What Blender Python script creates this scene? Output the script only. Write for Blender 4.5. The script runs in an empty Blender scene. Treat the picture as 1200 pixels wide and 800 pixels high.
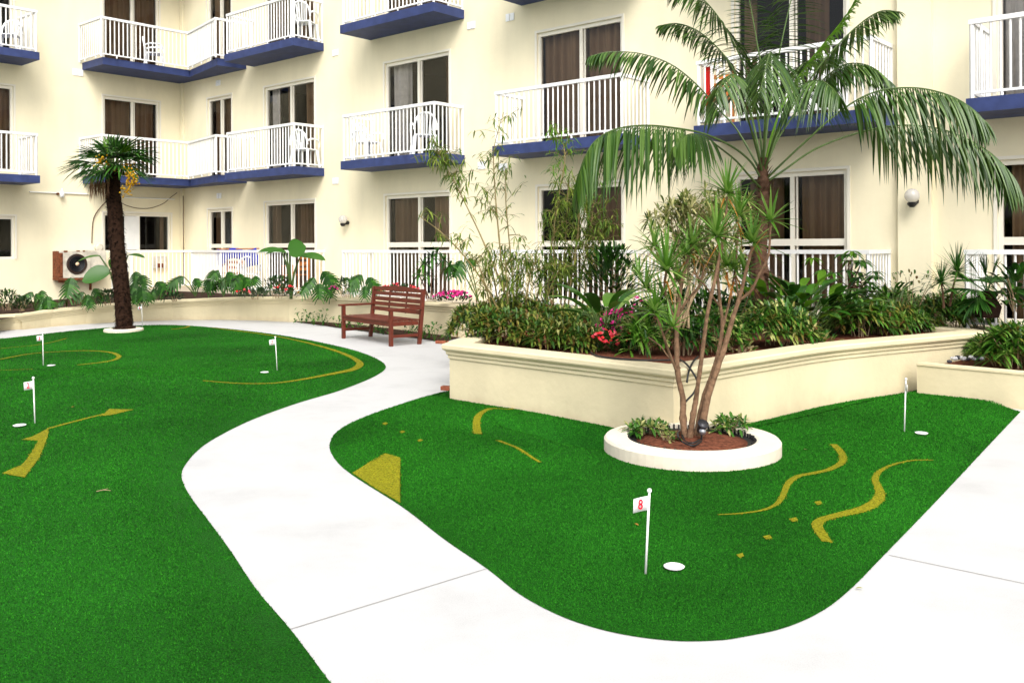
import bpy, math, random
import numpy as np
from mathutils import Vector as V, Matrix
from mathutils.geometry import delaunay_2d_cdt
random.seed(7); RNG=np.random.default_rng(7)
R=math.radians; PI=math.pi
sc=bpy.context.scene; COL=sc.collection
U=random.uniform
# ------------------------------------------------------------- camera model
F,HX,HY,CH=1080.,600.,288.,1.7
YAW=R(40.93); RO=R(.26); CR,SR=math.cos(RO),math.sin(RO)
u=V((math.cos(YAW),-math.sin(YAW),0)); w=V((math.sin(YAW),math.cos(YAW),0)); Z=V((0,0,1))
CW=13.245046+.9; SU=-25.13
def ray(x,y):
    a,b=x-HX,y-HY
    return V((a*CR-b*SR,F,-(a*SR+b*CR)))
def G(x,y,z=0):                       # picture point -> point on a level surface
    r=ray(x,y); t=(z-CH)/r.z; return V((r.x*t,r.y*t,z))
def D(x,y,Y):                         # picture point -> point at a distance
    r=ray(x,y); t=Y/F; return V((r.x*t,Y,CH+r.z*t))
def onwall(x,y,o=0):                  # picture point -> (s,z) on the long facade
    r=ray(x,y); t=(CW-o)/(r.x*w.x+r.y*w.y); p=V((r.x*t,r.y*t,CH+r.z*t)); return p.dot(u),p.z
def onleft(x,y,o=0):
    r=ray(x,y); t=(SU+o)/(r.x*u.x+r.y*u.y); p=V((r.x*t,r.y*t,CH+r.z*t)); return p.dot(w)-CW,p.z
def FW(s,o,z): return u*s+w*(CW-o)+Z*z
def FL(t,o,z): return u*(SU+o)+w*(CW+t)+Z*z
# ------------------------------------------------------------- objects
ROOTLOC={}
def tag(o,label=None,cat=None,group=None,kind=None):
    if label: o['label']=label
    if cat: o['category']=cat
    if group: o['group']=group
    if kind: o['kind']=kind
    return o
def thing(name,label,cat,loc=(0,0,0),group=None,rz=0):
    o=bpy.data.objects.new(name,None); COL.objects.link(o); o.empty_display_size=.1
    o.location=loc; o.rotation_euler=(0,0,rz); tag(o,label,cat,group); ROOTLOC[o]=V(loc); return o
class MB:
    def __init__(s): s.v=[]; s.f=[]; s.m=[]
    def add(s,vs,fs,mi=0):
        n=len(s.v); s.v.extend(vs)
        for f in fs: s.f.append(tuple(i+n for i in f)); s.m.append(mi)
    def hexa(s,p,mi=0):               # 8 points: bottom 4, top 4
        s.add(p,[(3,2,1,0),(4,5,6,7),(0,1,5,4),(1,2,6,5),(2,3,7,6),(3,0,4,7)],mi)
    def box(s,fr,a0,a1,b0,b1,c0,c1,mi=0):
        s.hexa([V(fr(a,b,c)) for c in (c0,c1) for a,b in ((a0,b0),(a1,b0),(a1,b1),(a0,b1))],mi)
    def bar(s,A,B,wd,h,mi=0):         # oriented bar between two points, wd across, h in height, centred
        A=V(A);B=V(B); d=(B-A).normalized(); side=d.cross(Z)
        side=V((1,0,0)) if side.length<1e-4 else side.normalized(); up=side.cross(d).normalized()
        p=[q+side*(sx*wd/2)+up*(sz*h/2) for sz in (-1,1) for q,sx in ((A,-1),(B,-1),(B,1),(A,1))]
        s.hexa(p,mi)
    def tube(s,pts,rad,n=6,cap=True,mi=0,jit=0):
        pts=[V(p) for p in pts]; k=len(pts)
        if not hasattr(rad,'__len__'): rad=[rad]*k
        vs=[]; ref=V((.31,.95,.05))
        for i,p in enumerate(pts):
            d=(pts[min(i+1,k-1)]-pts[max(i-1,0)])
            d=d.normalized() if d.length>1e-9 else Z
            if abs(d.dot(ref))>.95: ref=V((.9,.1,.4))
            a=(ref-d*ref.dot(d)).normalized(); b=d.cross(a); ref=a
            for j in range(n):
                t=2*PI*j/n; r=rad[i]*(1+(U(-jit,jit) if jit else 0))
                vs.append(p+a*(math.cos(t)*r)+b*(math.sin(t)*r))
        fs=[(i*n+j,i*n+(j+1)%n,(i+1)*n+(j+1)%n,(i+1)*n+j) for i in range(k-1) for j in range(n)]
        if cap: fs+= [tuple(range(n))[::-1],tuple((k-1)*n+j for j in range(n))]
        s.add(vs,fs,mi)
    def lathe(s,c,prof,n=24,mi=0,ax=None):   # prof [(r,z)]
        c=V(c); X,Y,A=V((1,0,0)),V((0,1,0)),Z
        if ax is not None:
            A=V(ax).normalized(); X=A.cross(V((.2,.3,1)) if abs(A.z)<.9 else V((1,0,0))).normalized(); Y=A.cross(X)
        vs=[c+X*(r*math.cos(2*PI*j/n))+Y*(r*math.sin(2*PI*j/n))+A*z for r,z in prof for j in range(n)]
        k=len(prof)
        fs=[(i*n+j,i*n+(j+1)%n,(i+1)*n+(j+1)%n,(i+1)*n+j) for i in range(k-1) for j in range(n)]
        if prof[0][0]>1e-4: fs.append(tuple(range(n))[::-1])
        if prof[-1][0]>1e-4: fs.append(tuple((k-1)*n+j for j in range(n)))
        s.add(vs,fs,mi)
    def ball(s,c,r,n=12,mi=0,sz=1):
        s.lathe(c,[(r*math.sin(PI*i/(n//2)),-r*sz*math.cos(PI*i/(n//2))) for i in range(n//2+1)],n,mi)
    def build(s,name,mats,parent=None,smooth=False,label=None,kind=None,bevel=0):
        me=bpy.data.meshes.new(name)
        off=V((0,0,0)); top=parent
        while top is not None and top.parent is not None: top=top.parent
        if top is not None: off=ROOTLOC.get(top,off)
        me.from_pydata([tuple(V(p)-off) for p in s.v],[],s.f)
        if not isinstance(mats,(list,tuple)): mats=[mats]
        for m in mats: me.materials.append(m)
        if len(mats)>1: me.polygons.foreach_set('material_index',s.m)
        if smooth: me.polygons.foreach_set('use_smooth',[True]*len(s.f))
        me.update()
        o=bpy.data.objects.new(name,me); COL.objects.link(o)
        if parent is not None: o.parent=parent
        else: ROOTLOC[o]=V((0,0,0))
        if label: o['label']=label
        if kind: o['kind']=kind
        if bevel:
            b=o.modifiers.new('b','BEVEL'); b.width=bevel; b.segments=2; b.limit_method='ANGLE'; b.angle_limit=R(40)
        return o
def catmull(P,n=8,closed=False):
    P=[V(p) for p in P]; out=[]; k=len(P)
    for i in range(k if closed else k-1):
        a,b,c,d=(P[(i+j)%k] if closed else P[min(max(i+j,0),k-1)] for j in (-1,0,1,2))
        for q in range(n):
            t=q/n; out.append(.5*((2*b)+(c-a)*t+(2*a-5*b+4*c-d)*t*t+(3*b-a-3*c+d)*t**3))
    if not closed: out.append(P[-1])
    return out
# ------------------------------------------------------------- materials
def mat(name,col,rough=.6,spec=.5,bump=0,bscale=40,var=0,vscale=3,metal=0,island=None,transl=0,coords='Object',detail=6,streak=0):
    m=bpy.data.materials.new(name); m.use_nodes=True; nt=m.node_tree; N=nt.nodes; L=nt.links
    b=N['Principled BSDF']; b.inputs['Base Color'].default_value=(*col,1); b.inputs['Roughness'].default_value=rough
    b.inputs['Metallic'].default_value=metal; b.inputs['Specular IOR Level'].default_value=spec
    tc=N.new('ShaderNodeTexCoord'); src=None
    if island:
        g=N.new('ShaderNodeNewGeometry'); cr=N.new('ShaderNodeValToRGB'); L.new(g.outputs['Random Per Island'],cr.inputs[0])
        e=cr.color_ramp.elements; cols=island
        while len(e)<len(cols): e.new(.5)
        for i,c in enumerate(cols): e[i].position=i/(len(cols)-1); e[i].color=(*c,1)
        src=cr.outputs[0]
    if var:
        nz=N.new('ShaderNodeTexNoise'); nz.inputs['Scale'].default_value=vscale; nz.inputs['Detail'].default_value=detail; L.new(tc.outputs[coords],nz.inputs['Vector'])
        mr=N.new('ShaderNodeMapRange'); mr.inputs[1].default_value=.3; mr.inputs[2].default_value=.7; mr.inputs[3].default_value=1-var; mr.inputs[4].default_value=1+var
        L.new(nz.outputs[0],mr.inputs[0])
        mx=N.new('ShaderNodeMix'); mx.data_type='RGBA'; mx.blend_type='MULTIPLY'; mx.inputs[0].default_value=1
        if src: L.new(src,mx.inputs[6])
        else: mx.inputs[6].default_value=(*col,1)
        L.new(mr.outputs[0],mx.inputs[7]); src=mx.outputs[2]
    if streak:                              # rain streaks and patchy weathering, part of the wall itself
        mp=N.new('ShaderNodeMapping'); mp.inputs['Scale'].default_value=(1.1,1.1,.22); L.new(tc.outputs[coords],mp.inputs[0])
        nz=N.new('ShaderNodeTexNoise'); nz.inputs['Scale'].default_value=1.6; nz.inputs['Detail'].default_value=7; nz.inputs['Roughness'].default_value=.6; L.new(mp.outputs[0],nz.inputs['Vector'])
        mr=N.new('ShaderNodeMapRange'); mr.inputs[1].default_value=.35; mr.inputs[2].default_value=.62; mr.inputs[3].default_value=1-streak; mr.inputs[4].default_value=1.02; L.new(nz.outputs[0],mr.inputs[0])
        mx=N.new('ShaderNodeMix'); mx.data_type='RGBA'; mx.blend_type='MULTIPLY'; mx.inputs[0].default_value=1; L.new(src,mx.inputs[6]); L.new(mr.outputs[0],mx.inputs[7]); src=mx.outputs[2]
    if src: L.new(src,b.inputs['Base Color'])
    if bump:
        n2=N.new('ShaderNodeTexNoise'); n2.inputs['Scale'].default_value=bscale; n2.inputs['Detail'].default_value=5; L.new(tc.outputs[coords],n2.inputs['Vector'])
        bp=N.new('ShaderNodeBump'); bp.inputs['Strength'].default_value=bump; bp.inputs['Distance'].default_value=.01; L.new(n2.outputs[0],bp.inputs['Height']); L.new(bp.outputs[0],b.inputs['Normal'])
    if transl:
        t=N.new('ShaderNodeBsdfTranslucent'); ms=N.new('ShaderNodeMixShader'); ms.inputs[0].default_value=transl
        if src: L.new(src,t.inputs[0])
        else: t.inputs[0].default_value=(*col,1)
        L.new(b.outputs[0],ms.inputs[1]); L.new(t.outputs[0],ms.inputs[2]); L.new(ms.outputs[0],N['Material Output'].inputs[0])
    return m
def leafmat(name,cols,rough=.42,spec=.4,transl=.22): return mat(name,cols[0],rough,spec,island=cols,transl=transl)
M={}
M['stucco']=mat('cream_stucco',(.85,.775,.56),.9,.2,bump=.35,bscale=9,var=.05,vscale=.9,streak=.05)
M['planter']=mat('cream_plaster',(.67,.59,.39),.85,.2,bump=.4,bscale=14,var=.07,vscale=1.6,streak=.05)
M['ringpl']=mat('white_plaster',(.70,.64,.52),.85,.2,bump=.3,bscale=20,var=.06,vscale=4)
M['white']=mat('white_paint',(.82,.82,.80),.45,.4,var=.04,vscale=6)
M['alu']=mat('white_frame',(.80,.76,.65),.4,.5)
M['plastic']=mat('white_plastic',(.82,.84,.86),.35,.5)
M['blue']=mat('blue_paint',(.030,.046,.140),.6,.3,var=.22,vscale=5,bump=.15,bscale=30)
M['curtain']=mat('brown_curtain',(.23,.145,.085),.9,.1,var=.08,vscale=3)
M['curtain2']=mat('tan_curtain',(.34,.23,.14),.9,.1,var=.08,vscale=3)
M['sheer']=mat('pale_curtain',(.80,.78,.76),.9,.1,var=.1,vscale=10)
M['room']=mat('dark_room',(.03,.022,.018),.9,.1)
M['patio']=mat('patio_tiles',(.55,.48,.38),.7,.3,var=.1)
M['path']=None
M['soil']=mat('red_soil',(.13,.045,.025),.95,.1,bump=1,bscale=45,var=.5,vscale=30)
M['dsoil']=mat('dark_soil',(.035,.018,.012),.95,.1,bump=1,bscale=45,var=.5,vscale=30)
M['yellow']=mat('yellow_paint',(.20,.19,.008),.85,.1,var=.5,vscale=70)
M['benchwood']=mat('red_brown_wood',(.115,.021,.010),.5,.35,var=.25,vscale=12,bump=.1,bscale=60)
M['orangewood']=mat('orange_wood',(.50,.17,.03),.5,.4,var=.2,vscale=12)
M['red']=mat('red_cloth',(.6,.02,.015),.8,.2)
M['flagred']=mat('red_ink',(.65,.01,.03),.6,.2)
M['bluecloth']=mat('blue_cloth',(.03,.04,.42),.8,.2)
M['black']=mat('black_rubber',(.012,.012,.013),.5,.4)
M['dmetal']=mat('dark_metal',(.03,.03,.035),.4,.5,metal=.3)
M['steel']=mat('grey_steel',(.35,.36,.38),.3,.5,metal=.8)
M['rust']=mat('rusty_metal',(.16,.05,.02),.8,.2,var=.5,vscale=16)
M['acwhite']=mat('weathered_white',(.56,.52,.43),.6,.3,var=.25,vscale=7)
M['trunk']=mat('palm_bark',(.10,.055,.035),.95,.1,bump=1,bscale=35,var=.4,vscale=18)
M['shag']=mat('dark_shaggy_bark',(.030,.016,.010),.95,.1,island=[(.006,.003,.002),(.014,.007,.0045),(.035,.017,.010)])
M['bark']=mat('grey_brown_bark',(.17,.10,.058),.9,.2,bump=.9,bscale=45,var=.35,vscale=22)
M['twig']=mat('pale_twig',(.30,.22,.13),.8,.2,var=.3,vscale=30)
M['culm']=mat('bamboo_culm',(.22,.17,.06),.5,.4,var=.3,vscale=8)
M['stem']=mat('green_stem',(.055,.10,.018),.5,.4,var=.2,vscale=10)
M['kentia']=leafmat('kentia_leaf',[(.015,.052,.004),(.034,.092,.008),(.095,.175,.028)],.36,.40,.16)
M['bright']=leafmat('bright_leaf',[(.09,.22,.012),(.14,.30,.02)],.45,.3,.3)
M['fan']=leafmat('fan_leaf',[(.010,.045,.006),(.020,.080,.008),(.05,.16,.015)],.45,.3,.15)
M['mid']=leafmat('mid_leaf',[(.010,.055,.004),(.028,.115,.008),(.07,.21,.016)],.36,.45,.2)
M['dark']=leafmat('dark_leaf',[(.005,.022,.003),(.011,.042,.005),(.025,.08,.009)],.36,.42,.1)
M['drac']=leafmat('strap_leaf',[(.045,.13,.009),(.09,.22,.018),(.22,.36,.07)],.38,.45,.25)
M['bamleaf']=leafmat('bamboo_leaf',[(.04,.10,.010),(.11,.19,.02),(.25,.30,.05)],.5,.25,.3)
M['bronze']=leafmat('bronze_leaf',[(.014,.050,.005),(.035,.105,.010),(.09,.17,.018),(.20,.20,.03),(.11,.035,.015)],.42,.4,.2)
M['varieg']=leafmat('variegated_leaf',[(.015,.065,.008),(.05,.14,.015),(.20,.29,.05),(.48,.46,.18)],.45,.35,.25)
M['pale']=leafmat('cream_edged_leaf',[(.08,.13,.025),(.20,.23,.06),(.33,.32,.12),(.5,.46,.22)],.48,.3,.25)
M['monst']=leafmat('split_leaf',[(.007,.040,.003),(.016,.075,.005),(.04,.14,.010)],.42,.22,.15)
M['deadleaf']=leafmat('dead_leaf',[(.10,.05,.03),(.20,.11,.06),(.26,.15,.08)],.8,.1,.2)
M['orangeleaf']=leafmat('dry_orange_leaf',[(.35,.13,.02),(.40,.2,.04)],.6,.2,.2)
M['pinkfl']=leafmat('magenta_petal',[(.55,.015,.16),(.68,.05,.30)],.6,.2,.3)
M['redfl']=leafmat('red_petal',[(.62,.02,.02),(.72,.05,.08),(.8,.2,.2)],.6,.2,.3)
M['yellowfl']=leafmat('yellow_flower',[(.60,.34,.01),(.45,.22,.01),(.7,.45,.03)],.7,.2,.2)
M['stonew']=mat('white_stone',(.6,.6,.62),.8,.2,var=.2,vscale=30)
M['stoned']=mat('dark_stone',(.05,.05,.06),.7,.3)
M['cup']=mat('white_cup',(.85,.82,.84),.5,.3)
M['brick']=mat('red_brick',(.28,.09,.05),.9,.1,var=.3,vscale=20)
M['globe']=None
# soil splash and scuffs along the foot of the planter walls (an irregular stain of its own)
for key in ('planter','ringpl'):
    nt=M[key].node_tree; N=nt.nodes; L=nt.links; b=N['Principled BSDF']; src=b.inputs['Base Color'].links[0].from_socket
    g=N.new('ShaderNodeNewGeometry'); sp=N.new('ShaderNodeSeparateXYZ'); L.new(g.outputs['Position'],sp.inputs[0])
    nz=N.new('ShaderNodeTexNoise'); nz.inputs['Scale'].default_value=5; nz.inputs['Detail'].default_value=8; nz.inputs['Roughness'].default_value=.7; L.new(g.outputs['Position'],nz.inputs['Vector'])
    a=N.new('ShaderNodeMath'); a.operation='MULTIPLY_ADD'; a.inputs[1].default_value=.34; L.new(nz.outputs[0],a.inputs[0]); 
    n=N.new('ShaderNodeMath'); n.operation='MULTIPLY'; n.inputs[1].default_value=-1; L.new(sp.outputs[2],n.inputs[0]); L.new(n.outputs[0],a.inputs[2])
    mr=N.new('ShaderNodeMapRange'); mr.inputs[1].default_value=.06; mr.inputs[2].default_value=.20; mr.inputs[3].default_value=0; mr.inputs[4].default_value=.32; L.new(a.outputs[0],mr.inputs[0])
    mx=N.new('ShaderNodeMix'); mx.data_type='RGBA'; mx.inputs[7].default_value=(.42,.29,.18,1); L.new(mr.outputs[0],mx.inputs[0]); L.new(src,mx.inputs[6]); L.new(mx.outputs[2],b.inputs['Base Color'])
def nodemat(name):
    m=bpy.data.materials.new(name); m.use_nodes=True; return m,m.node_tree.nodes,m.node_tree.links
# window glass: see-through with a mirror-like sheen that grows at grazing angles
m,N,L=nodemat('window_glass'); N.remove(N['Principled BSDF'])
a=N.new('ShaderNodeBsdfTransparent'); a.inputs[0].default_value=(.85,.83,.80,1); g=N.new('ShaderNodeBsdfGlossy'); g.inputs['Roughness'].default_value=.02
fr=N.new('ShaderNodeFresnel'); fr.inputs[0].default_value=1.45; mx=N.new('ShaderNodeMixShader')
L.new(fr.outputs[0],mx.inputs[0]); L.new(a.outputs[0],mx.inputs[1]); L.new(g.outputs[0],mx.inputs[2]); L.new(mx.outputs[0],N['Material Output'].inputs[0]); M['glass']=m
m,N,L=nodemat('globe_glass'); b=N['Principled BSDF']; b.inputs['Base Color'].default_value=(.85,.83,.8,1); b.inputs['Roughness'].default_value=.15; b.inputs['Transmission Weight'].default_value=.55; M['globe']=m
# concrete path: pale with faint stains
m,N,L=nodemat('pale_concrete'); b=N['Principled BSDF']; b.inputs['Roughness'].default_value=.85; b.inputs['Specular IOR Level'].default_value=.2
tc=N.new('ShaderNodeTexCoord'); n1=N.new('ShaderNodeTexNoise'); n1.inputs['Scale'].default_value=1.3; n1.inputs['Detail'].default_value=8; n1.inputs['Roughness'].default_value=.65
n2=N.new('ShaderNodeTexNoise'); n2.inputs['Scale'].default_value=160; n2.inputs['Detail'].default_value=3
L.new(tc.outputs['Object'],n1.inputs[0]); L.new(tc.outputs['Object'],n2.inputs[0])
r1=N.new('ShaderNodeValToRGB'); e=r1.color_ramp.elements; e[0].position=.28; e[0].color=(.46,.46,.455,1); e[1].position=.5; e[1].color=(.53,.53,.525,1)
L.new(n1.outputs[0],r1.inputs[0]); r2=N.new('ShaderNodeMapRange'); r2.inputs[1].default_value=.3; r2.inputs[2].default_value=.6; r2.inputs[3].default_value=.9; r2.inputs[4].default_value=1.03
L.new(n2.outputs[0],r2.inputs[0]); mm=N.new('ShaderNodeMix'); mm.data_type='RGBA'; mm.blend_type='MULTIPLY'; mm.inputs[0].default_value=1
L.new(r1.outputs[0],mm.inputs[6]); L.new(r2.outputs[0],mm.inputs[7]); L.new(mm.outputs[2],b.inputs['Base Color'])
bp=N.new('ShaderNodeBump'); bp.inputs['Strength'].default_value=.25; bp.inputs['Distance'].default_value=.004; L.new(n2.outputs[0],bp.inputs['Height']); L.new(bp.outputs[0],b.inputs['Normal']); M['path']=m
# artificial turf backing and blades
def turfmat(name,cols,island):
    m,N,L=nodemat(name); b=N['Principled BSDF']; b.inputs['Roughness'].default_value=.8; b.inputs['Specular IOR Level'].default_value=.08
    tc=N.new('ShaderNodeTexCoord'); n0=N.new('ShaderNodeTexNoise'); n0.inputs['Scale'].default_value=.55; n0.inputs['Detail'].default_value=7; L.new(tc.outputs['Object'],n0.inputs[0])
    r=N.new('ShaderNodeValToRGB'); e=r.color_ramp.elements; e.new(.5)
    for i,c in enumerate(cols): e[i].color=(*c,1); e[i].position=(.05,.5,.95)[i]
    if island: g=N.new('ShaderNodeNewGeometry'); L.new(g.outputs['Random Per Island'],r.inputs[0])
    else:
        n1=N.new('ShaderNodeTexNoise'); n1.inputs['Scale'].default_value=110; n1.inputs['Detail'].default_value=4; L.new(tc.outputs['Object'],n1.inputs[0])
        e[0].position=.3; e[2].position=.72; L.new(n1.outputs[0],r.inputs[0])
        bp=N.new('ShaderNodeBump'); bp.inputs['Strength'].default_value=1; bp.inputs['Distance'].default_value=.012; L.new(n1.outputs[0],bp.inputs['Height']); L.new(bp.outputs[0],b.inputs['Normal'])
    mr=N.new('ShaderNodeMapRange'); mr.inputs[1].default_value=.3; mr.inputs[2].default_value=.7; mr.inputs[3].default_value=.66; mr.inputs[4].default_value=1.25; L.new(n0.outputs[0],mr.inputs[0])
    mx=N.new('ShaderNodeMix'); mx.data_type='RGBA'; mx.blend_type='MULTIPLY'; mx.inputs[0].default_value=1
    L.new(r.outputs[0],mx.inputs[6]); L.new(mr.outputs[0],mx.inputs[7]); L.new(mx.outputs[2],b.inputs['Base Color']); return m
M['turf']=turfmat('turf_backing',[(.004,.030,.003),(.010,.095,.006),(.017,.16,.010)],False)
M['blade']=turfmat('turf_blade',[(.005,.058,.003),(.013,.145,.006),(.032,.235,.012)],True)
M['ybladed']=turfmat('painted_turf_blade',[(.09,.13,.006),(.23,.215,.009),(.42,.35,.018)],True)
SUN_E,SKY_E,EXPO=.95,.15,.92
# ============================================================= GROUND
PT=.635; PZ=.57                         # planter rim, patio level
# --- outlines of the two turf greens
LG=[G(*p) for p in ((0,397.5),(60,391),(100,387.8),(135,385),(169,382.3),(216,382),(270,385.6),(337,394),(400,406.6),(435,417.5),(452,429),(440,440.5),(400,457),(350,472),(300,490),(262,508),(235,525),(217,545),(213,560),(222,580),(245,611),(270,645),(300,690),(340,737),(385,797))]
LG=catmull(LG,6); e0=LG[-1]; e1=LG[0]
LGpoly=LG+[V((e0.x+.55,2.6,0)),V((e0.x+1.2,1.4,0)),V((-9,1.4,0)),V((-15,9,0)),V((-15,17.5,0))]
RG=[G(*p) for p in ((529,459.5),(511,461.5),(475,472),(430,487.5),(398.5,503),(386.5,520),(391.8,537),(412,556),(470.5,593.5),(520,631.5),(569.5,665.5),(610,697),(655,721),(700,736.5),(745,746),(794.5,751.2),(840,750.5),(867.5,747),(918.5,736),(961,717.5),(995,692),(1037.6,649),(1101.4,583),(1156.7,524),(1196,482.5))]
RG=catmull(RG,6)
vtx=G(790,436,PT)
RGpoly=RG+[G(1080,464)+V((.1,.35,0)),G(884,492)+V((0,.3,0)),V((vtx.x,vtx.y+.3,0)),G(530,466)+V((.15,.3,0))]
def ss(x): x=np.clip(x,0,1); return x*x*(3-2*x)
def arr(P): return np.array([(p.x,p.y) for p in P])
def pdist(pts,line):
    A=line[:-1];B=line[1:]; d=B-A; l2=(d**2).sum(1); out=np.full(len(pts),1e9)
    for i in range(len(A)):
        q=pts-A[i]; t=np.clip((q@d[i])/l2[i],0,1); e=q-t[:,None]*d[i]; out=np.minimum(out,(e**2).sum(1))
    return np.sqrt(out)
def inside(pts,poly):
    r=np.zeros(len(pts),bool); x,y=pts[:,0],pts[:,1]; k=len(poly)
    for i in range(k):
        a,b=poly[i],poly[(i+1)%k]
        if a[1]==b[1]: continue
        c=((a[1]>y)!=(b[1]>y))&(x<(b[0]-a[0])*(y-a[1])/(b[1]-a[1])+a[0]); r^=c
    return r
LGa,RGa=arr(LG),arr(RG)
hole=[p for p in RGpoly]; cxy=sum(hole,V())/len(hole); hole=[V((p.x,p.y))+(V((cxy.x,cxy.y))-V((p.x,p.y)))*.02 for p in hole]; k=len(hole)
vs,_,fs,*_=delaunay_2d_cdt([V((-45,-25)),V((45,-25)),V((45,60)),V((-45,60))]+hole,[(0,1),(1,2),(2,3),(3,0)]+[(4+i,4+(i+1)%k) for i in range(k)],[],1,1e-6)
ha=np.array([(p.x,p.y) for p in hole]); cen=np.array([[sum(vs[i][q] for i in f)/len(f) for q in (0,1)] for f in fs]); ins_=inside(cen,ha)
mb=MB(); mb.add([(v.x,v.y,0) for v in vs],[tuple(f) for f,n in zip(fs,ins_) if not n]); mb.build('concrete_path',M['path'],kind='structure')
def sline(pts,a,b):                     # signed distance, positive on the camera's side of a->b
    d=np.array([b.x-a.x,b.y-a.y]); l=np.hypot(*d); n=np.array([d[1],-d[0]])/l; q=pts-np.array([a.x,a.y]); return q@n, (q@d)/l
RDG1,RDG2=G(408,550),G(640,533); FT1,FT2=G(462,592),G(668,545); WLA,WLB=G(529.7,468.4),G(707.5,505.5); _swa=float(np.dot(arr([G(655,511)])[0]-arr([WLA])[0],(arr([WLB])[0]-arr([WLA])[0])/np.hypot(*(arr([WLB])[0]-arr([WLA])[0])))); swc=G(648,513); swd=G(707,505)-G(590,482)
def hR(pts):
    e=pdist(pts,RGa); h=.045*ss(e/.4)+.003
    d1,_=sline(pts,RDG1,RDG2); d2,al=sline(pts,FT1,FT2); d2=-d2
    t=np.where(d1<=0,1,np.where(d2<=0,0,d2/(np.abs(d1)+np.abs(d2)+1e-6)))
    fx=1-ss((pts[:,0]-G(600,530).x)/.9)
    h+=.05*ss(t)*fx*ss(e/.28)
    b,a=sline(pts,WLA,WLB); a=a-_swa              # chipping hollow in front of the planter wall
    nw=(a>-2.5)&(a<1.0); h=np.where(nw,h*(.25+.75*ss(b/.5)),h)
    h-=.30*np.exp(-((b-.40)/.30)**4-((a-.05)/.60)**4)
    h-=.05*np.exp(-((b-1.0)/.3)**2-(a/.7)**4)
    h+=.02*np.sin(pts[:,0]*1.3+1)*np.sin(pts[:,1]*.9)*ss(e/.6)
    return np.maximum(h,-.3)
def hL(pts):
    e=pdist(pts,LGa); x,y=pts[:,0],pts[:,1]
    h=.06*ss(e/.5)+.003
    h+=(.05*np.sin(x*.75+.6)*np.sin(y*.55+.3)+.04*np.sin(x*.4+y*.5))*ss(e/1.2)
    for (px,py,rr,a) in ((105,462,1.3,.12),(20,470,1.5,.07),(150,392,1.0,.10),(330,440,1.6,.06)):
        g=G(px,py); h+=a*np.exp(-((x-g.x)**2+(y-g.y)**2)/rr**2)*ss(e/.8)
    return np.maximum(h,.003)
def hgt(P):
    q=np.array([(P[0],P[1])])
    if inside(q,arr(RGpoly))[0]: return float(hR(q)[0])
    if inside(q,arr(LGpoly))[0]: return float(hL(q)[0])
    return 0.
def onturf(x,y):                        # picture point -> point on the turf surface
    p=G(x,y)
    for _ in range(3): p=G(x,y,hgt(p))
    return p
def turf(name,poly,hf,step):
    P=arr(poly); lo,hi=P.min(0),P.max(0); pts=[]
    gx=np.arange(lo[0],hi[0],step); gy=np.arange(lo[1],hi[1],step); g=np.stack(np.meshgrid(gx,gy),-1).reshape(-1,2)
    g+=RNG.uniform(-step*.2,step*.2,g.shape); g=g[inside(g,P)]
    g=g[pdist(g,np.vstack([P,P[:1]]))>step*.45]
    allp=np.vstack([P,g]); k=len(P)
    vs,_,fs,*_=delaunay_2d_cdt([V(p) for p in allp],[(i,(i+1)%k) for i in range(k)],[],1,1e-6)
    a=np.array([(v.x,v.y) for v in vs]); h=hf(a)
    b=MB(); b.add([(x,y,z) for (x,y),z in zip(a,h)],[tuple(f) for f in fs]); return b.build(name,M['turf'],smooth=True,kind='structure')
turf('putting_green',LGpoly,hL,.13)
turf('putting_green',RGpoly,hR,.07)
# --- painted marks on the turf
PAINT=[]
def ribbon(pix,w0,w1=None,wm=None):
    c=catmull([G(*p) for p in pix],6); k=len(c); w1=w0 if w1 is None else w1
    Lf,Rt=[],[]
    for i,p in enumerate(c):
        d=(c[min(i+1,k-1)]-c[max(i-1,0)]); n=V((-d.y,d.x,0)).normalized(); t=i/(k-1)
        wd=(w0+(w1-w0)*t) if wm is None else (w0+(wm-w0)*t*2 if t<.5 else wm+(w1-wm)*(t*2-1))
        wd*=.82; Lf.append(p+n*wd/2); Rt.append(p-n*wd/2)
    PAINT.append(Lf+Rt[::-1])
def patch(pix): PAINT.append([G(*p) for p in pix])
def Q(x,y): return (740+x/2.352,460+y/2.352)
def Q1(x,y): return (x/1.86,370+y/1.86)
ribbon([Q(*p) for p in ((238,355),(310,352),(370,343),(405,325),(420,300),(432,272),(458,252),(500,243),(545,232),(578,213),(583,193),(572,172),(556,155))],.02,.07,.06)
ribbon([Q(*p) for p in ((832,198),(770,205),(715,220),(682,240),(672,262),(682,285),(685,305),(668,325),(630,345),(570,362),(525,375),(512,390),(522,410),(540,432))],.015,.075,.08)
for x,y,s in ((515,328,11),(447,373,13),(375,420,13),(300,469,11)): patch([Q(x-s,y-2),Q(x+s*.5,y-6),Q(x+s,y+3),Q(x-s*.2,y+7)])
ribbon([(606,482),(585,488),(566,496),(558.5,505),(560,518)],.05,.09)
ribbon([(584,527),(605,537),(633,549.5)],.06,.03)
patch([(413,555),(430,550.5),(452,545.5),(469,551),(469,590),(440,573)])
for x,y in ((451,508),(471,519),(492,530)): patch([(x-3,y),(x+1,y-1.5),(x+4,y),(x,y+2)])
ribbon([(246,387.5),(290,393.5),(335,400.5),(370,408),(400,417),(419,427),(420,434),(400,442),(337,455),(290,458),(238,458)],.05,.06,.13)
ribbon([(-12,431),(0,428.5),(34,421),(67,417.7),(101,416),(128,417.5),(139,421.5),(135,426),(118,430),(91,434)],.05,.06,.09)
ribbon([(-8,413),(12,410.5),(40,407.5),(62,403),(78,399)],.05,.04); ribbon([(-8,443),(15,442.3),(38,441)],.04,.03)
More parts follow.
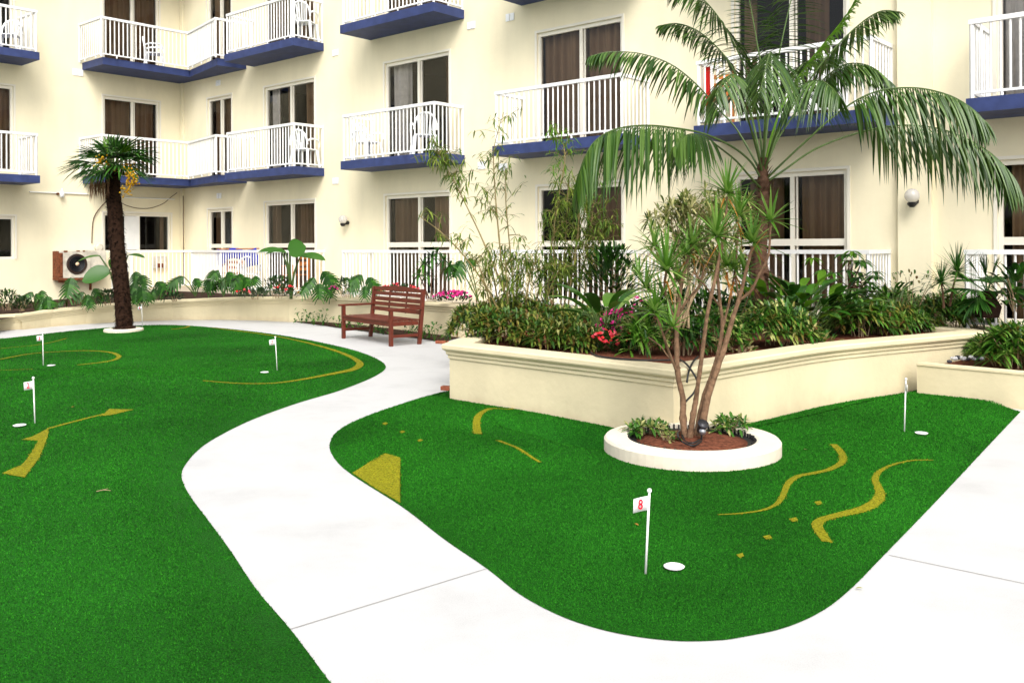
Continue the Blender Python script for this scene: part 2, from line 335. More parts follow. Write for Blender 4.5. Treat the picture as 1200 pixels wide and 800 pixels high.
ribbon([(222,383.5),(219,387.5),(201,391)],.08,.06)
patch([Q1(222,248),Q1(238,232),Q1(292,232),Q1(240,246)]); ribbon([Q1(236,241),Q1(170,259),Q1(106,278)],.05)
patch([Q1(46,305),Q1(70,298),Q1(108,276),Q1(92,309)]); ribbon([Q1(100,285),Q1(88,318),Q1(72,350),Q1(52,375)],.06,.11); patch([Q1(6,384),Q1(40,368),Q1(74,362),Q1(54,393),Q1(28,389)])
bb=MB()
for poly in PAINT:
    P=arr(poly); k=len(P); Pc=P[np.append(True,(np.abs(np.diff(P,axis=0)).sum(1)>1e-5))]; k=len(Pc)
    lo,hi=Pc.min(0),Pc.max(0); st=.06; g=np.stack(np.meshgrid(np.arange(lo[0],hi[0],st),np.arange(lo[1],hi[1],st)),-1).reshape(-1,2)
    if len(g): g=g[inside(g,Pc)]
    vs,_,fs,*_=delaunay_2d_cdt([V(p) for p in np.vstack([Pc,g])],[(i,(i+1)%k) for i in range(k)],[],1,1e-6)
    a=np.array([(v.x,v.y) for v in vs]); hh=np.where(inside(a,arr(RGpoly)),hR(a),hL(a))+.005
    b=MB(); b.add([(x,y,z) for (x,y),z in zip(a,hh)],[tuple(f) for f in fs]); b.build('painted_line',M['yellow'],kind='structure')
# --- turf pile: short plastic blades, thinning out with distance
def blades(poly,hf,nmax,dens,ymax,holes):
    P=arr(poly); lo,hi=P.min(0),P.max(0); hi[1]=min(hi[1],ymax)
    n=int((hi[0]-lo[0])*(hi[1]-lo[1])*dens); pts=RNG.uniform(lo,hi,(n,2)); d=np.hypot(pts[:,0],pts[:,1])
    keep=RNG.random(n)<np.clip((4.2/np.maximum(d,1e-3))**1.7,0,1); pts=pts[keep]
    pts=pts[(np.abs(pts[:,0])<pts[:,1]*.62+.9)]      # leave out what lies far beside the view
    pts=pts[inside(pts,P)]
    for c,r in holes: pts=pts[np.hypot(pts[:,0]-c[0],pts[:,1]-c[1])>r]
    if len(pts)>nmax: pts=pts[:nmax]
    n=len(pts); z=np.concatenate([hf(c) for c in np.array_split(pts,max(1,n//60000))]) ; d=np.hypot(pts[:,0],pts[:,1])
    yel=np.zeros(n,bool)
    for q in PAINT:
        q=arr(q); b=np.all((pts>q.min(0))&(pts<q.max(0)),1); i=np.where(b)[0]
        if len(i): yel[i]|=inside(pts[i]+RNG.normal(0,.006,(len(i),2)),q)&(RNG.random(len(i))<.86)
    sc_=np.clip(d/4.5,.9,2.4); hgt_=RNG.uniform(.004,.009,n)*np.sqrt(sc_); wd=RNG.uniform(.0015,.0028,n)*sc_
    th=RNG.uniform(0,2*PI,n); lean=RNG.uniform(0,.009,n)*np.sqrt(sc_); la=RNG.uniform(0,2*PI,n)
    ch=lambda q: np.concatenate([hf(c) for c in np.array_split(q,max(1,n//60000))])
    gx=(ch(pts+[.03,0])-z)/.03; gy=(ch(pts+[0,.03])-z)/.03
    fl=np.where(np.sin(th)*pts[:,0]-np.cos(th)*pts[:,1]<0,1,-1); th=np.where(fl>0,th,th+PI)   # every blade shows its face to the lawn's open side
    v=np.zeros((n,3,3)); v[:,0,0]=pts[:,0]-np.cos(th)*wd; v[:,0,1]=pts[:,1]-np.sin(th)*wd; v[:,0,2]=z-.001
    v[:,1,0]=pts[:,0]+np.cos(th)*wd; v[:,1,1]=pts[:,1]+np.sin(th)*wd; v[:,1,2]=z-.001
    v[:,2,0]=pts[:,0]+np.cos(la)*lean; v[:,2,1]=pts[:,1]+np.sin(la)*lean; v[:,2,2]=z+hgt_
    me=bpy.data.meshes.new('turf_pile'); me.vertices.add(3*n); me.vertices.foreach_set('co',v.ravel())
    me.loops.add(3*n); me.loops.foreach_set('vertex_index',np.arange(3*n,dtype=np.int32)); me.polygons.add(n)
    me.polygons.foreach_set('loop_start',np.arange(0,3*n,3,dtype=np.int32)); 
    me.materials.append(M['blade']); me.materials.append(M['ybladed']); me.polygons.foreach_set('material_index',yel.astype(np.int32)); me.update(calc_edges=True)
    nr=np.stack([-gx*1.3,-gy*1.3,np.ones(n)],1)+RNG.normal(0,.30,(n,3)); nr/=np.linalg.norm(nr,axis=1)[:,None]
    me.normals_split_custom_set(np.repeat(nr,3,axis=0).tolist())    # pile shaded with the lie of the mat under it
    o=bpy.data.objects.new('turf_grass',me); COL.objects.link(o); return o
RINGC=G(811,517,.13); RINGC=V((1.437,7.42,0)); RINGR=.70
CUPS=[('8',790,666),('9',1080,508.7),('7',310,437),('2',23,499.5),('3',60,429)]
cupc=[(onturf(x,y),.056) for _,x,y in CUPS]
tag(blades(LGpoly,hL,420000,42000,20,cupc),'short bright green artificial grass pile of the left putting green','grass',kind='stuff')
tag(blades(RGpoly,hR,420000,42000,20,cupc+[(RINGC,RINGR-.02)]),'short bright green artificial grass pile of the right putting green','grass',kind='stuff')
# --- expansion joints of the path, seen as thin dark grooves
for a,b in (((338,738),(571,666)),((1042,650.5),(1240,692)),):
    A,B=G(*a),G(*b); n=V((-(B-A).y,(B-A).x,0))*0+V((-(B-A).y,(B-A).x,0)).normalized()*.0032; mb=MB(); z=V((0,0,.003))
    mb.add([A-n+z,B-n+z,B+n+z,A+n+z],[(0,1,2,3)]); mb.build('path_joint',mat('joint_dirt',(.30,.29,.28),.9),kind='structure')
# ============================================================= PLANTERS
PROF=[(0,None),(0,-.165),(.016,-.158),(.016,-.125),(.036,-.112),(.036,-.085),(.066,-.066),(.076,-.05),(.076,-.014),(.064,0),(-.19,.005),(-.21,-.008),(-.21,-.3)]
def sweep(mb,P,tops,prof=PROF,base=-.4,capends=True):
    k=len(P); rings=[]
    for i,p in enumerate(P):
        d0=(P[i]-P[i-1]) if i else P[1]-P[0]; d1=(P[i+1]-P[i]) if i<k-1 else P[-1]-P[-2]
        n0=V((d0.y,-d0.x,0)).normalized(); n1=V((d1.y,-d1.x,0)).normalized(); n=(n0+n1); n=n/max(.35,n.length_squared)*2 if n.length>1e-6 else n0
        rings.append([V((p.x,p.y,0))+n*d+Z*(base if z is None else tops[i]+z) for d,z in prof])
    m=len(prof); vs=[q for r in rings for q in r]
    fs=[(i*m+j,i*m+j+1,(i+1)*m+j+1,(i+1)*m+j) for i in range(k-1) for j in range(m-1)]
    if capends: fs+=[tuple(range(m)),tuple(range((k-1)*m,k*m))[::-1]]
    mb.add(vs,fs)
def inset(P,d):
    out=[]
    for i,p in enumerate(P):
        a=P[max(i-1,0)];b=P[min(i+1,len(P)-1)]; t=(b-a); n=V((t.y,-t.x,0)).normalized(); out.append(p+n*d)
    return out
front=[G(521,403,PT)]+[G(x,y,PT) for x,y in ((600,411.5),(690,421.5),(783,432.5))]
curve=catmull([G(x,y,PT) for x,y in ((846,424.5),(901,416),(969,406),(1036,399.3),(1104,393.6),(1148,389.5))],5)
front=inset(front,-.072); curve=inset(curve,-.072)
c0=front[0]; lend=[V((1.0,16.0,0)),V((-.10,12.4,0)),V((c0.x+.02,c0.y+.02,0))]; rend=[curve[-1]+V((.16,.12,0)),curve[-1]+V((.14,.45,0)),curve[-1]+V((-.1,.85,0))]
big=lend[:2]+front+curve+rend
pl=thing('raised_planter','large cream rendered planter with moulded rim forming a point behind the ringed tree','planter',(1.5,9.5,0))
mb=MB(); sweep(mb,big,[PT]*len(big)); mb.build('wall',M['planter'],pl)
# main bed soil
sm=MB(); inner=[p+Z*(PT-.07) for p in inset(big,-.12)]
back=[FW(s,1.0,PZ-.01) for s in (-2.2,-5,-8,-11,-13.9)]
poly=inner+back; k=len(poly)
vs,_,fs,*_=delaunay_2d_cdt([V((p.x,p.y)) for p in poly],[(i,(i+1)%k) for i in range(k)],[],1,1e-6)
sm.add([(v.x,v.y,PT-.06) for v in vs],[tuple(f) for f in fs]); sm.build('soil',M['soil'],kind='structure')
# low planter on the right
lw0,lw1=G(1080,466.4),G(1197,480); ld=(lw1-lw0).normalized(); lwp=[lw0-ld*.05,lw0+ld*6.0]
lp=thing('low_planter','lower cream planter wall at the right edge of the green','planter',lw0)
mb=MB(); sweep(mb,lwp,[.38]*2,[(0,None),(0,-.03),(.012,-.02),(.012,0),(-.16,.002),(-.17,-.01),(-.17,-.2)]); mb.build('wall',M['planter'],lp)
n_in=V((-ld.y,ld.x,0)); a=lw0+n_in*.12; b=lw0+ld*6+n_in*.12; e=curve[-1]
sm=MB(); fa=FW(-3.2,1.0,PZ-.02); fb=FW(2.5,1.0,PZ-.02)
sm.add([a+Z*.33,b+Z*.33,fb,fa,V((e.x+.1,e.y+.9,.50)),V((e.x+.05,e.y-.1,.36))],[(0,1,2,3,4,5)]); sm.build('soil',M['soil'],kind='structure')
# back planter along the building
bp=[(26,386.3,.33),(60,382.8,.365),(101,379.5,.40),(150,376.8,.435),(202,375,.47),(260,374.6,.51),(300,375.3,.54),(336,377,.565),(339,377.2,.565),(370,377.3,.575),(400,379.2,.58),(440,383.4,.59),(480,388.3,.605),(530,395,.625)]
bpP=[G(x,y) for x,y,_ in bp]+[V((1.3,15.6,0))]; bpT=[t for *_,t in bp]+[PT]
bk=thing('raised_planter','long low cream planter wall curving along the foot of the building behind the bench','planter',bpP[6])
mb=MB(); sweep(mb,[bpP[0]+V((-.12,.5,0))]+bpP,[bpT[0]]+bpT); mb.build('wall',M['planter'],bk)
lpP=[G(-90,392),G(22,386.5)+V((0,.15,0))]
bk2=thing('raised_planter','short lower cream planter wall at the far left edge','planter',lpP[0])
mb=MB(); sweep(mb,lpP,[.30,.32]); mb.build('wall',M['planter'],bk2)
fr_=[p+Z*(t-.06) for p,t in zip(inset(bpP,-.1),bpT)]; fr_=[G(-90,392,.26)+V((0,.1,0)),fr_[0]+V((-.1,.2,0))]+fr_
bkp=[FL(-6.5,-.05,.26),FL(-5,-.05,.28),FL(-4.3,-.05,.30),FL(-3.8,-.05,.32),FL(-3.2,-.05,.35),FL(-2.2,-.05,.40),FL(-1.5,1.1,.45),FL(-.9,1.1,.48),FW(-21.6,.8,.5),FW(-20.5,.8,.51),FW(-20,.8,.52),FW(-19,.8,.53),FW(-18,.8,.54),FW(-17,.8,.55),FW(-16,.8,.56),FW(-15,.8,.56),FW(-13.0,.8,.57)]
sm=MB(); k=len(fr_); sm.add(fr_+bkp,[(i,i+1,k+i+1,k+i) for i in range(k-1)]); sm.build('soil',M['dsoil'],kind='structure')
# dark planting strip between path and back wall
st_o=[G(*p) for p in ((343,376.8),(380,382),(430.6,389),(470,394.2),(498,397.8),(519,401.3))]; st_i=[G(*p) for p in ((345,375),(380,375.4),(430.6,379.5),(470,384.5),(498,388),(545,394))]
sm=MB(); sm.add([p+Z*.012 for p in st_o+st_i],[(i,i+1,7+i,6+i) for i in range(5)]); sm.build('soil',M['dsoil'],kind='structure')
tl=thing('paving_brick','loose red brick at the end of the planting strip by the bench','brick',G(518,402.5)); mb=MB()
mb.box(lambda a,b,c:G(518,402.5)+V((a*.9+b*.4,-a*.4+b*.9,c)),-.11,.11,-.05,.05,0,.05); mb.build('brick',M['brick'],tl,bevel=.006)
tl=thing('paving_brick','red brick chip at the foot of the big planter corner','brick',G(523,457)); mb=MB()
mb.box(lambda a,b,c:G(523,457)+V((a*.9+b*.4,-a*.4+b*.9,c)),-.06,.06,-.04,.04,0,.05); mb.build('brick',M['brick'],tl,bevel=.006)
# patio slab along the building
mb=MB(); fp=[FL(-2.15,0,0),FL(-2.15,1.25,0),FW(SU+1.25,.45,0),FW(-21.6,.93,0),FW(2.5,.93,0),FW(2.5,0,0),FW(SU,0,0)]
k=len(fp); mb.add([p+Z*-.05 for p in fp]+[p+Z*PZ for p in fp],[tuple(range(k,2*k))]+[(i,(i+1)%k,k+(i+1)%k,k+i) for i in range(k)]); mb.build('patio_floor',M['patio'],kind='structure')
# ============================================================= BUILDING
SL=[PZ,3.63,6.71,9.79]; HEAD=[2.86,5.9,8.98]; TOP=12.6
hotel=thing('hotel_building','cream rendered hotel wing with blue edged balconies and dark sliding doors','building',FW(SU,0,0))
# openings (s0,s1,z0,z1,kind,curtains) on the long facade
OP=[]
for lv in range(3):
    z0=SL[lv]+.03; z1=HEAD[lv]
    OP+= [(-22.47-1.22,-22.47,(1.5 if lv==0 else z0),z1-(.1 if lv==0 else 0),'d',lv,0),(-20.9,-18.76,z0,z1,'d',lv,1),(-16.12,-14.03,z0,z1,'d',lv,2),(-11.58,-9.56,z0,z1,'d',lv,3),(-7.3,-5.41,z0,z1,'d',lv,4),(-3.3,-1.2,z0,z1,'d',lv,5)]
OL=[(-2.34,-.36,1.57,2.66,'w',0,7),(-6.9,-4.64,1.42,2.51,'w',0,6)]
for lv in (1,2): OL+=[(-2.33,-.70,SL[lv]+.03,HEAD[lv]-.02,'d',lv,7),(-6.6,-4.66,SL[lv]+.03,HEAD[lv]-.06,'d',lv,6)]
def wallgrid(mb,fr,a0,a1,z0,z1,ops,dep=.16):
    xs=sorted({a0,a1,*[o[0] for o in ops],*[o[1] for o in ops]}); zs=sorted({z0,z1,*[o[2] for o in ops],*[o[3] for o in ops]})
    for i in range(len(xs)-1):
        for j in range(len(zs)-1):
            cx,cz=(xs[i]+xs[i+1])/2,(zs[j]+zs[j+1])/2
            if any(o[0]<cx<o[1] and o[2]<cz<o[3] for o in ops): continue
            mb.add([fr(xs[i],0,zs[j]),fr(xs[i+1],0,zs[j]),fr(xs[i+1],0,zs[j+1]),fr(xs[i],0,zs[j+1])],[(0,1,2,3)])
    for o in ops:
        c=[(o[0],o[2]),(o[1],o[2]),(o[1],o[3]),(o[0],o[3])]
        for i in range(4):
            p,q=c[i],c[(i+1)%4]; mb.add([fr(p[0],0,p[1]),fr(q[0],0,q[1]),fr(q[0],-dep,q[1]),fr(p[0],-dep,p[1])],[(0,1,2,3)])
mb=MB(); wallgrid(mb,FW,SU,6,-.3,TOP,OP); wallgrid(mb,FL,-11,0,-.3,TOP,OL)
mb.box(FW,SU-2,6,-3.2,-3.0,-.3,TOP); mb.box(FL,-11,1,-3.2,-3.0,-.3,TOP); mb.box(FW,SU,6,-3,0,TOP,TOP+.2); mb.box(FL,-11,0,-3,0,TOP,TOP+.2)
mb.build('wall',M['stucco'],hotel)
mb=MB(); mb.box(FW,-4.62,-4.15,.003,.10,-.3,TOP); mb.build('pillar',M['stucco'],hotel)
mb=MB(); mb.box(FW,SU+.01,SU+.16,.003,.06,-.3,TOP); mb.build('pillar',M['stucco'],hotel)
def curtain(mb,fr,a0,a1,z0,z1,o,mi,amp=.065,per=.16):
    n=max(6,int((a1-a0)/.02)); ph=U(0,6); vs=[]
    for i in range(n+1):
        a=a0+(a1-a0)*i/n; d=o+amp*math.sin(2*PI*a/per+ph)+.4*amp*math.sin(2*PI*a/(per*.43)+ph*2)
        vs+=[fr(a,d,z0),fr(a+.012*math.sin(a*9),d*1.03,(z0+z1)/2),fr(a,d,z1)]
    mb.add(vs,[(3*i+j,3*i+3+j,3*i+4+j,3*i+1+j) for i in range(n) for j in (0,1)],mi)
# per-door curtain plan: list of (from,to,material) in fractions, keyed by (level,column)
CUR={(0,0):[(0,.4,0),(.55,1,0)],(0,1):[(0,.12,0),(.42,1,0)],(0,2):[(.02,.38,0),(.68,.98,1)],(0,3):[(.5,1,0)],(0,4):[(.04,.40,0),(.56,1,1)],(0,5):[(.05,1,1)],
 (1,0):[(0,.45,0),(.5,1,0)],(1,1):[(.0,.16,2),(.30,.46,0),(.72,1,1)],(1,2):[(.0,.28,2),(.85,1,0)],(1,3):[(0,.5,1),(.53,.93,1)],(1,4):[(0,.15,1),(.6,.8,0)],(1,5):[(0,.2,2)],
 (2,0):[(0,.5,1)],(2,1):[(0,.3,0),(.6,1,1)],(2,2):[(0,1,1)],(2,3):[(0,1,1)],(2,4):[(0,1,0)],(2,5):[(0,1,0)],
 (0,7):[(.93,.97,1)],(0,6):[],(1,7):[(0,.52,0),(.55,1,0)],(1,6):[(0,1,0)],(2,7):[(0,1,0)],(2,6):[(0,.6,0)]}
def window(fr,a0,a1,z0,z1,kind,lv,col):
    f=MB(); t=.06; o0,o1=-.115,-.03
    e=.001
    f.box(fr,a0+e,a0+t,o0,o1,z0+e,z1-e); f.box(fr,a1-t,a1-e,o0,o1,z0+e,z1-e); f.box(fr,a0+t,a1-t,o0,o1-.002,z1-t*1.2,z1-e); f.box(fr,a0+t,a1-t,o0,o1-.002,z0+e,z0+t)
    mid=(a0+a1)/2+.02*(a1-a0)
    f.box(fr,mid-.035,mid+.035,o0+.004,o1-.006,z0+t,z1-t*1.2)
    if kind=='d':
        zb=z0+1.13 if lv else max(1.66,z0+.1)
        if lv==0: 
            f.box(fr,a0+t,mid-.035,o0+.006,o1-.008,zb+.02,zb+.13); f.box(fr,mid+.035,a1-t,o0+.006,o1-.008,zb+.02,zb+.13)
        # slim sash stiles beside the mullion
        f.box(fr,mid+.06,mid+.085,o0+.01,o1-.03,z0+t,z1-t*1.2)
    # thin raised plaster surround
    s=.05
    f.box(fr,a0-s,a0-.002,.002,.022,z0,z1+s); f.box(fr,a1+.002,a1+s,.002,.022,z0,z1+s); f.box(fr,a0-.002,a1+.002,.002,.022,z1+.002,z1+s)
    ob=f.build('window',M['alu'],hotel)
    p=MB(); p.add([fr(a0+t-.01,-.075,z0+t-.01),fr(a1-t+.01,-.075,z0+t-.01),fr(a1-t+.01,-.075,z1-t+.01),fr(a0+t-.01,-.075,z1-t+.01)],[(0,1,2,3)]); p.build('pane',M['glass'],ob)
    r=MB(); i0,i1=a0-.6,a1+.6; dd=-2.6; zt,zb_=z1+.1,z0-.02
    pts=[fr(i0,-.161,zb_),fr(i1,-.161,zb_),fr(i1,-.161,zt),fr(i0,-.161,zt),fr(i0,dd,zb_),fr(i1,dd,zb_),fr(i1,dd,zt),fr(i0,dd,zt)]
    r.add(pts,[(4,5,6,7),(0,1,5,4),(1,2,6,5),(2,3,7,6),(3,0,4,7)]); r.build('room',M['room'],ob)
    plan=CUR.get((lv,col),[])
    if plan:
        c=MB()
        for x0,x1,k in plan: curtain(c,fr,a0+.03+(a1-a0-.06)*x0,a0+.03+(a1-a0-.06)*x1,z0+.04,z1-.03,-.27,k,per=U(.19,.25) if k<2 else .14)
        c.build('curtain',[M['curtain'],M['curtain2'],M['sheer']],ob,smooth=True)
    return ob
for o in OP: window(FW,*o)
for o in OL: window(FL,*o)
# opened white casement beside the dark kitchen window
mb=MB(); mb.box(FL,-1.72,-1.30,-.06,-.035,1.64,2.58); mb.build('casement',M['white'],hotel)
def railing(P,z,posts=True,gap=.115,h=1.05):
    mb=MB(); k=len(P)
    for i in range(k-1):
        A,B=V((P[i].x,P[i].y,0)),V((P[i+1].x,P[i+1].y,0)); L=(B-A).length; d=(B-A)/L
        mb.bar(A+Z*(z+h-.03),B+Z*(z+h-.03)+d*.028,.065,.062); mb.bar(A+Z*(z+.075),B+Z*(z+.075),.03,.035)
        n=max(1,round(L/gap))
        for j in range(1,n):
            q=A+d*(L*j/n); mb.bar(q+Z*(z+.09),q+Z*(z+h-.06),.024,.024)
        n2=max(1,round(L/.8))
        for j in range(n2): q=A+d*(L*(j+.5)/n2); mb.bar(q+Z*(z),q+Z*(z+.06),.03,.03)
    for p in P:
        q=V((p.x,p.y,0)); mb.bar(q+Z*z,q+Z*(z+h-.061),.044,.044)
    return mb
def slab(P,z,th=.19):
    mb=MB(); k=len(P); mb.add([V((p.x,p.y,z-th)) for p in P]+[V((p.x,p.y,z)) for p in P],[tuple(range(k))[::-1],tuple(range(k,2*k))]+[(i,(i+1)%k,k+(i+1)%k,k+i) for i in range(k)]); return mb
def balcony(P,z,corner=None):         # P: plan from wall to wall
    b=slab(P+([corner] if corner else []),z).build('balcony',M['blue'],hotel)
    q=[V((p.x,p.y,0)) for p in P]; k=len(q); ar=sum(q[i].x*q[(i+1)%k].y-q[(i+1)%k].x*q[i].y for i in range(k)); sg=1 if ar>0 else -1
    nn=[V((-(q[i+1]-q[i]).y,(q[i+1]-q[i]).x,0)).normalized()*sg for i in range(k-1)]
    ins=[q[0]+nn[0]*.06]
    for i in range(1,k-1): m=nn[i-1]+nn[i]; ins.append(q[i]+m*(.12/m.length_squared))
    ins.append(q[-1]+nn[-1]*.06)
    railing(ins,z).build('railing',M['white'],b)
cols=[(-21.38,-18.38),(-16.62,-13.58),(-11.98,-8.95),(-7.57,-4.68),(-3.47,-.45)]
def W0(s,o): return FW(s,o,0)
for lv in (1,2,3):
    for a,b in cols: balcony([W0(a,.003),W0(a,.9),W0(b,.9),W0(b,.003)],SL[lv])
    balcony([FL(-2.9,.003,0),FL(-2.9,1.2,0),FW(SU+1.2,.42,0),FW(-21.85,.82,0),FW(-21.75,.003,0)],SL[lv]-.012,FW(SU+.003,.003,0))
    balcony([FL(-7.6,.003,0),FL(-7.6,1.1,0),FL(-4.45,1.1,0),FL(-4.45,.003,0)],SL[lv]-.12)
# ground-floor patio railings: things of their own
pr=[('long white patio railing below the corner balconies behind the tall arum leaves',[FL(-2.1,.02,0),FL(-2.1,1.15,0),FW(SU+1.25,.40,0),FW(-21.6,.88,0),FW(-18.4,.88,0),FW(-18.4,.02,0)]),
 ('white patio railing behind the wooden bench',[W0(-16.55,.02),W0(-16.55,.88),W0(-13.5,.88),W0(-13.5,.02)]),
 ('white patio railing half hidden behind the bamboo',[W0(-11.98,.02),W0(-11.98,.88),W0(-8.7,.88),W0(-8.7,.02)]),
 ('white patio railing behind the tall feather palm trunk',[W0(-7.57,.02),W0(-7.57,.88),W0(-4.78,.88),W0(-4.78,.02)]),
 ('white patio railing behind the small fan palm at the right edge',[W0(-3.47,.02),W0(-3.47,.88),W0(.8,.88),W0(.8,.02)])]
for lab,P in pr:
    t=thing('patio_railing',lab,'railing',P[1]+Z*PZ,group='ground floor patio railings'); railing(P,PZ).build('railing',M['white'],t)
# small paired vent plates
for x,y in ((393.5,62),(552.5,30),(598,20.5),(393.5,212),(256,97.5),(257,229.5),(565,194),(590,196)):
    s,z=onwall(x,y); mb=MB(); mb.box(FW,s-.11,s-.01,.002,.02,z-.075,z+.075); mb.box(FW,s+.01,s+.11,.002,.02,z-.075,z+.075); mb.build('vent_plate',M['plastic'],hotel)
t_,z_=onleft(91,85); mb=MB(); mb.box(FL,t_-.14,t_-.01,.002,.02,z_-.09,z_+.09); mb.box(FL,t_+.01,t_+.14,.002,.02,z_-.09,z_+.09); mb.build('vent_plate',M['plastic'],hotel)
# conduit and cables on the left wall
mb=MB(); a,z=onleft(34,225); b,_=onleft(103,225); mb.tube([FL(a,.03,z),FL(b,.03,z)],.018,6); mb.build('conduit',M['white'],hotel); mb=MB(); c,z2=onleft(137,231); d,_=onleft(204,226); mb.tube([FL(c,.03,z-.05),FL(d,.03,z-.05)],.018); mb.build('conduit',M['white'],hotel)
mb=MB(); pts=[(207,226),(200,231),(190,239),(175,244),(160,244),(148,241),(140,237)]
mb.tube(catmull([FL(onleft(*p)[0],.03,onleft(*p)[1]) for p in pts],4),.009,5)
mb.tube(catmull([FL(onleft(*p)[0],.03,onleft(*p)[1]) for p in ((135,226),(122,238),(112,250),(108,262),(107,285))],4),.012,5)
s,z=onwall(212.5,230); mb.tube([FW(SU+.2,.07,z),FW(SU+.2,.07,.6)],.012,5); mb.build('cable',M['trunk'],hotel)
# ------------------------------------------------ lamps and fittings on the walls
def globe_lamp(label,p,n):
    t=thing('wall_lamp',label,'lamp',p,group='globe wall lamps'); mb=MB(); q=p+n*.16
    mb.tube([p,p+n*.10-Z*.02,q-Z*.03],[.05,.03,.03],8); mb.lathe(q-Z*.06,[(.03,-.03),(.06,0),(.07,.03),(.05,.045)],14); mb.build('bracket',M['black'],t,smooth=False)
    mb=MB(); mb.ball(q+Z*.075,.105,18); mb.build('globe',M['globe'],t,smooth=True)
s,z=onwall(1073,236,.1); globe_lamp('clear globe wall lamp on the pilaster right of the feather palm',FW(s,.1,z),-w)
s,z=onwall(408,261); globe_lamp('pale globe wall lamp left of the door behind the bench',FW(s,0,z),-w)
a,z=onleft(70,227); t=thing('wall_lamp','small white bulkhead lamp on the pipe above the air conditioner','lamp',FL(a,0,z)); mb=MB(); mb.box(FL,a-.10,a-.03,.0,.05,z-.03,z+.02); mb.build('bracket',M['rust'],t); mb=MB(); mb.lathe(FL(a+.02,.09,z-.10),[(.05,0),(.06,.06),(.055,.14),(.02,.18),(.012,.24)],10); mb.build('shade',M['plastic'],t,smooth=True)
a,z=onleft(115,290); t=thing('wall_vent','round dirty vent cap on the wall beside the kitchen window','vent',FL(a,0,z)); mb=MB(); mb.lathe(FL(a,0,z),[(.11,0),(.11,.06),(.08,.10),(.0,.10)],16,ax=u); mb.build('cap',M['acwhite'],t)
t=thing('wall_box','rusty electric box on the patio wall in the corner','box',FL(-.75,0,1.2)); mb=MB(); mb.box(FL,-.95,-.55,0,.12,1.1,1.45); mb.build('casing',M['acwhite'],t); mb=MB(); mb.box(FL,-.85,-.66,.12,.13,1.12,1.24); mb.build('rust_patch',M['rust'],t)
# air conditioner
a0=onleft(61,300)[0]; a1=onleft(117,300)[0]; z0,z1=.90,1.63; am=a0+(a1-a0)*.64; o=.42
t=thing('air_conditioner','rusty white wall mounted air conditioner with brown round fan','air conditioner',FL((a0+a1)/2,0,z0))
mb=MB(); mb.box(FL,a0,am,.06,o,z0,z1); mb.box(FL,am+.004,a1,.06,o-.03,z0+.05,z1); cs=mb.build('casing',M['acwhite'],t,bevel=.012)
for bx in ((a0-.012,a0-.002,.06,o-.002,z0,z1-.02),(a0-.01,a0+.10,o+.002,o+.006,z0+.01,z1-.06),(a0-.01,a1-.12,.05,o+.01,z0-.05,z0-.003)): mb=MB(); mb.box(FL,*bx); mb.build('rust_patch',M['rust'],t)
for q,wd,hh in ((.12,.10,.05),(.45,.09,.035),(.62,.06,.04)): mb=MB(); mb.box(FL,a0+q,a0+q+wd,o+.002,o+.006,z1-hh,z1-.002); mb.build('rust_patch',M['rust'],t)
fc=FL(a0+.46,o,z0+.37); mb=MB(); mb.lathe(fc,[(.27,.0),(.27,.02),(.25,.03),(.24,.012),(.0,.012)],32,ax=u); gr=mb.build('fan_grille',mat('dark_rust',(.035,.018,.012),.6,.4,var=.4,vscale=9),t)
mb=MB()
for k in range(4): mb.lathe(fc+u*.02,[(.055+.048*k,0),(.060+.048*k,.012),(.065+.048*k,0)],32,ax=u)
mb.build('grille_ring',M['dmetal'],gr,smooth=True)
mb=MB(); mb.lathe(fc+u*.02,[(.045,0),(.05,.02),(.03,.035),(0,.04)],16,ax=u); mb.build('hub',mat('brass_hub',(.75,.55,.35),.4),gr,smooth=True)
mb=MB(); mb.box(FL,a0+.15,a0+.2,.0,o-.05,z0-.12,z0-.06); mb.box(FL,a1-.3,a1-.25,.0,o-.05,z0-.12,z0-.06); mb.box(FL,a1-.3,a1-.25,0,.05,z0-.35,z0-.06); mb.build('bracket',M['rust'],t)
# ------------------------------------------------ chairs
def plastic_chair(label,p,rz):
    t=thing('plastic_chair',label,'chair',p,group='white plastic chairs',rz=rz); ROOTLOC[t]=V((0,0,0)); I=lambda a,b,c:V((a,b,c))
    m=MB(); m.box(I,-.22,.22,-.21,.22,.41,.44); m.build('seat',M['plastic'],t,bevel=.01)
    m=MB(); n=7                      # fan back: rim and spokes
    rim=[V((.24*math.cos(q),.24+.06*math.sin(q)+.0,.52+.36*max(0,math.sin(q))**.8)) for q in [PI*i/14 for i in range(15)]]
    m.tube(rim,.024,6)
    for i in range(1,n): x=-.24+.48*i/n; m.bar((x*.75,.215,.44),(x,.285,.52+.34*math.sqrt(max(.05,1-(x/.25)**2))),.022,.03)
    m.build('backrest',M['plastic'],t)
    for sx in (-1,1):
        m=MB(); m.tube(catmull([V((sx*.25,.23,.62)),V((sx*.28,.10,.665)),V((sx*.28,-.10,.66)),V((sx*.265,-.21,.62)),V((sx*.25,-.24,.5))],4),.024,6); m.build('armrest',M['plastic'],t)
        for sy in (-1,1): m=MB(); m.bar((sx*.21,sy*.2,.42),(sx*.26,sy*.25,0),.05,.05); m.build('leg',M['plastic'],t)
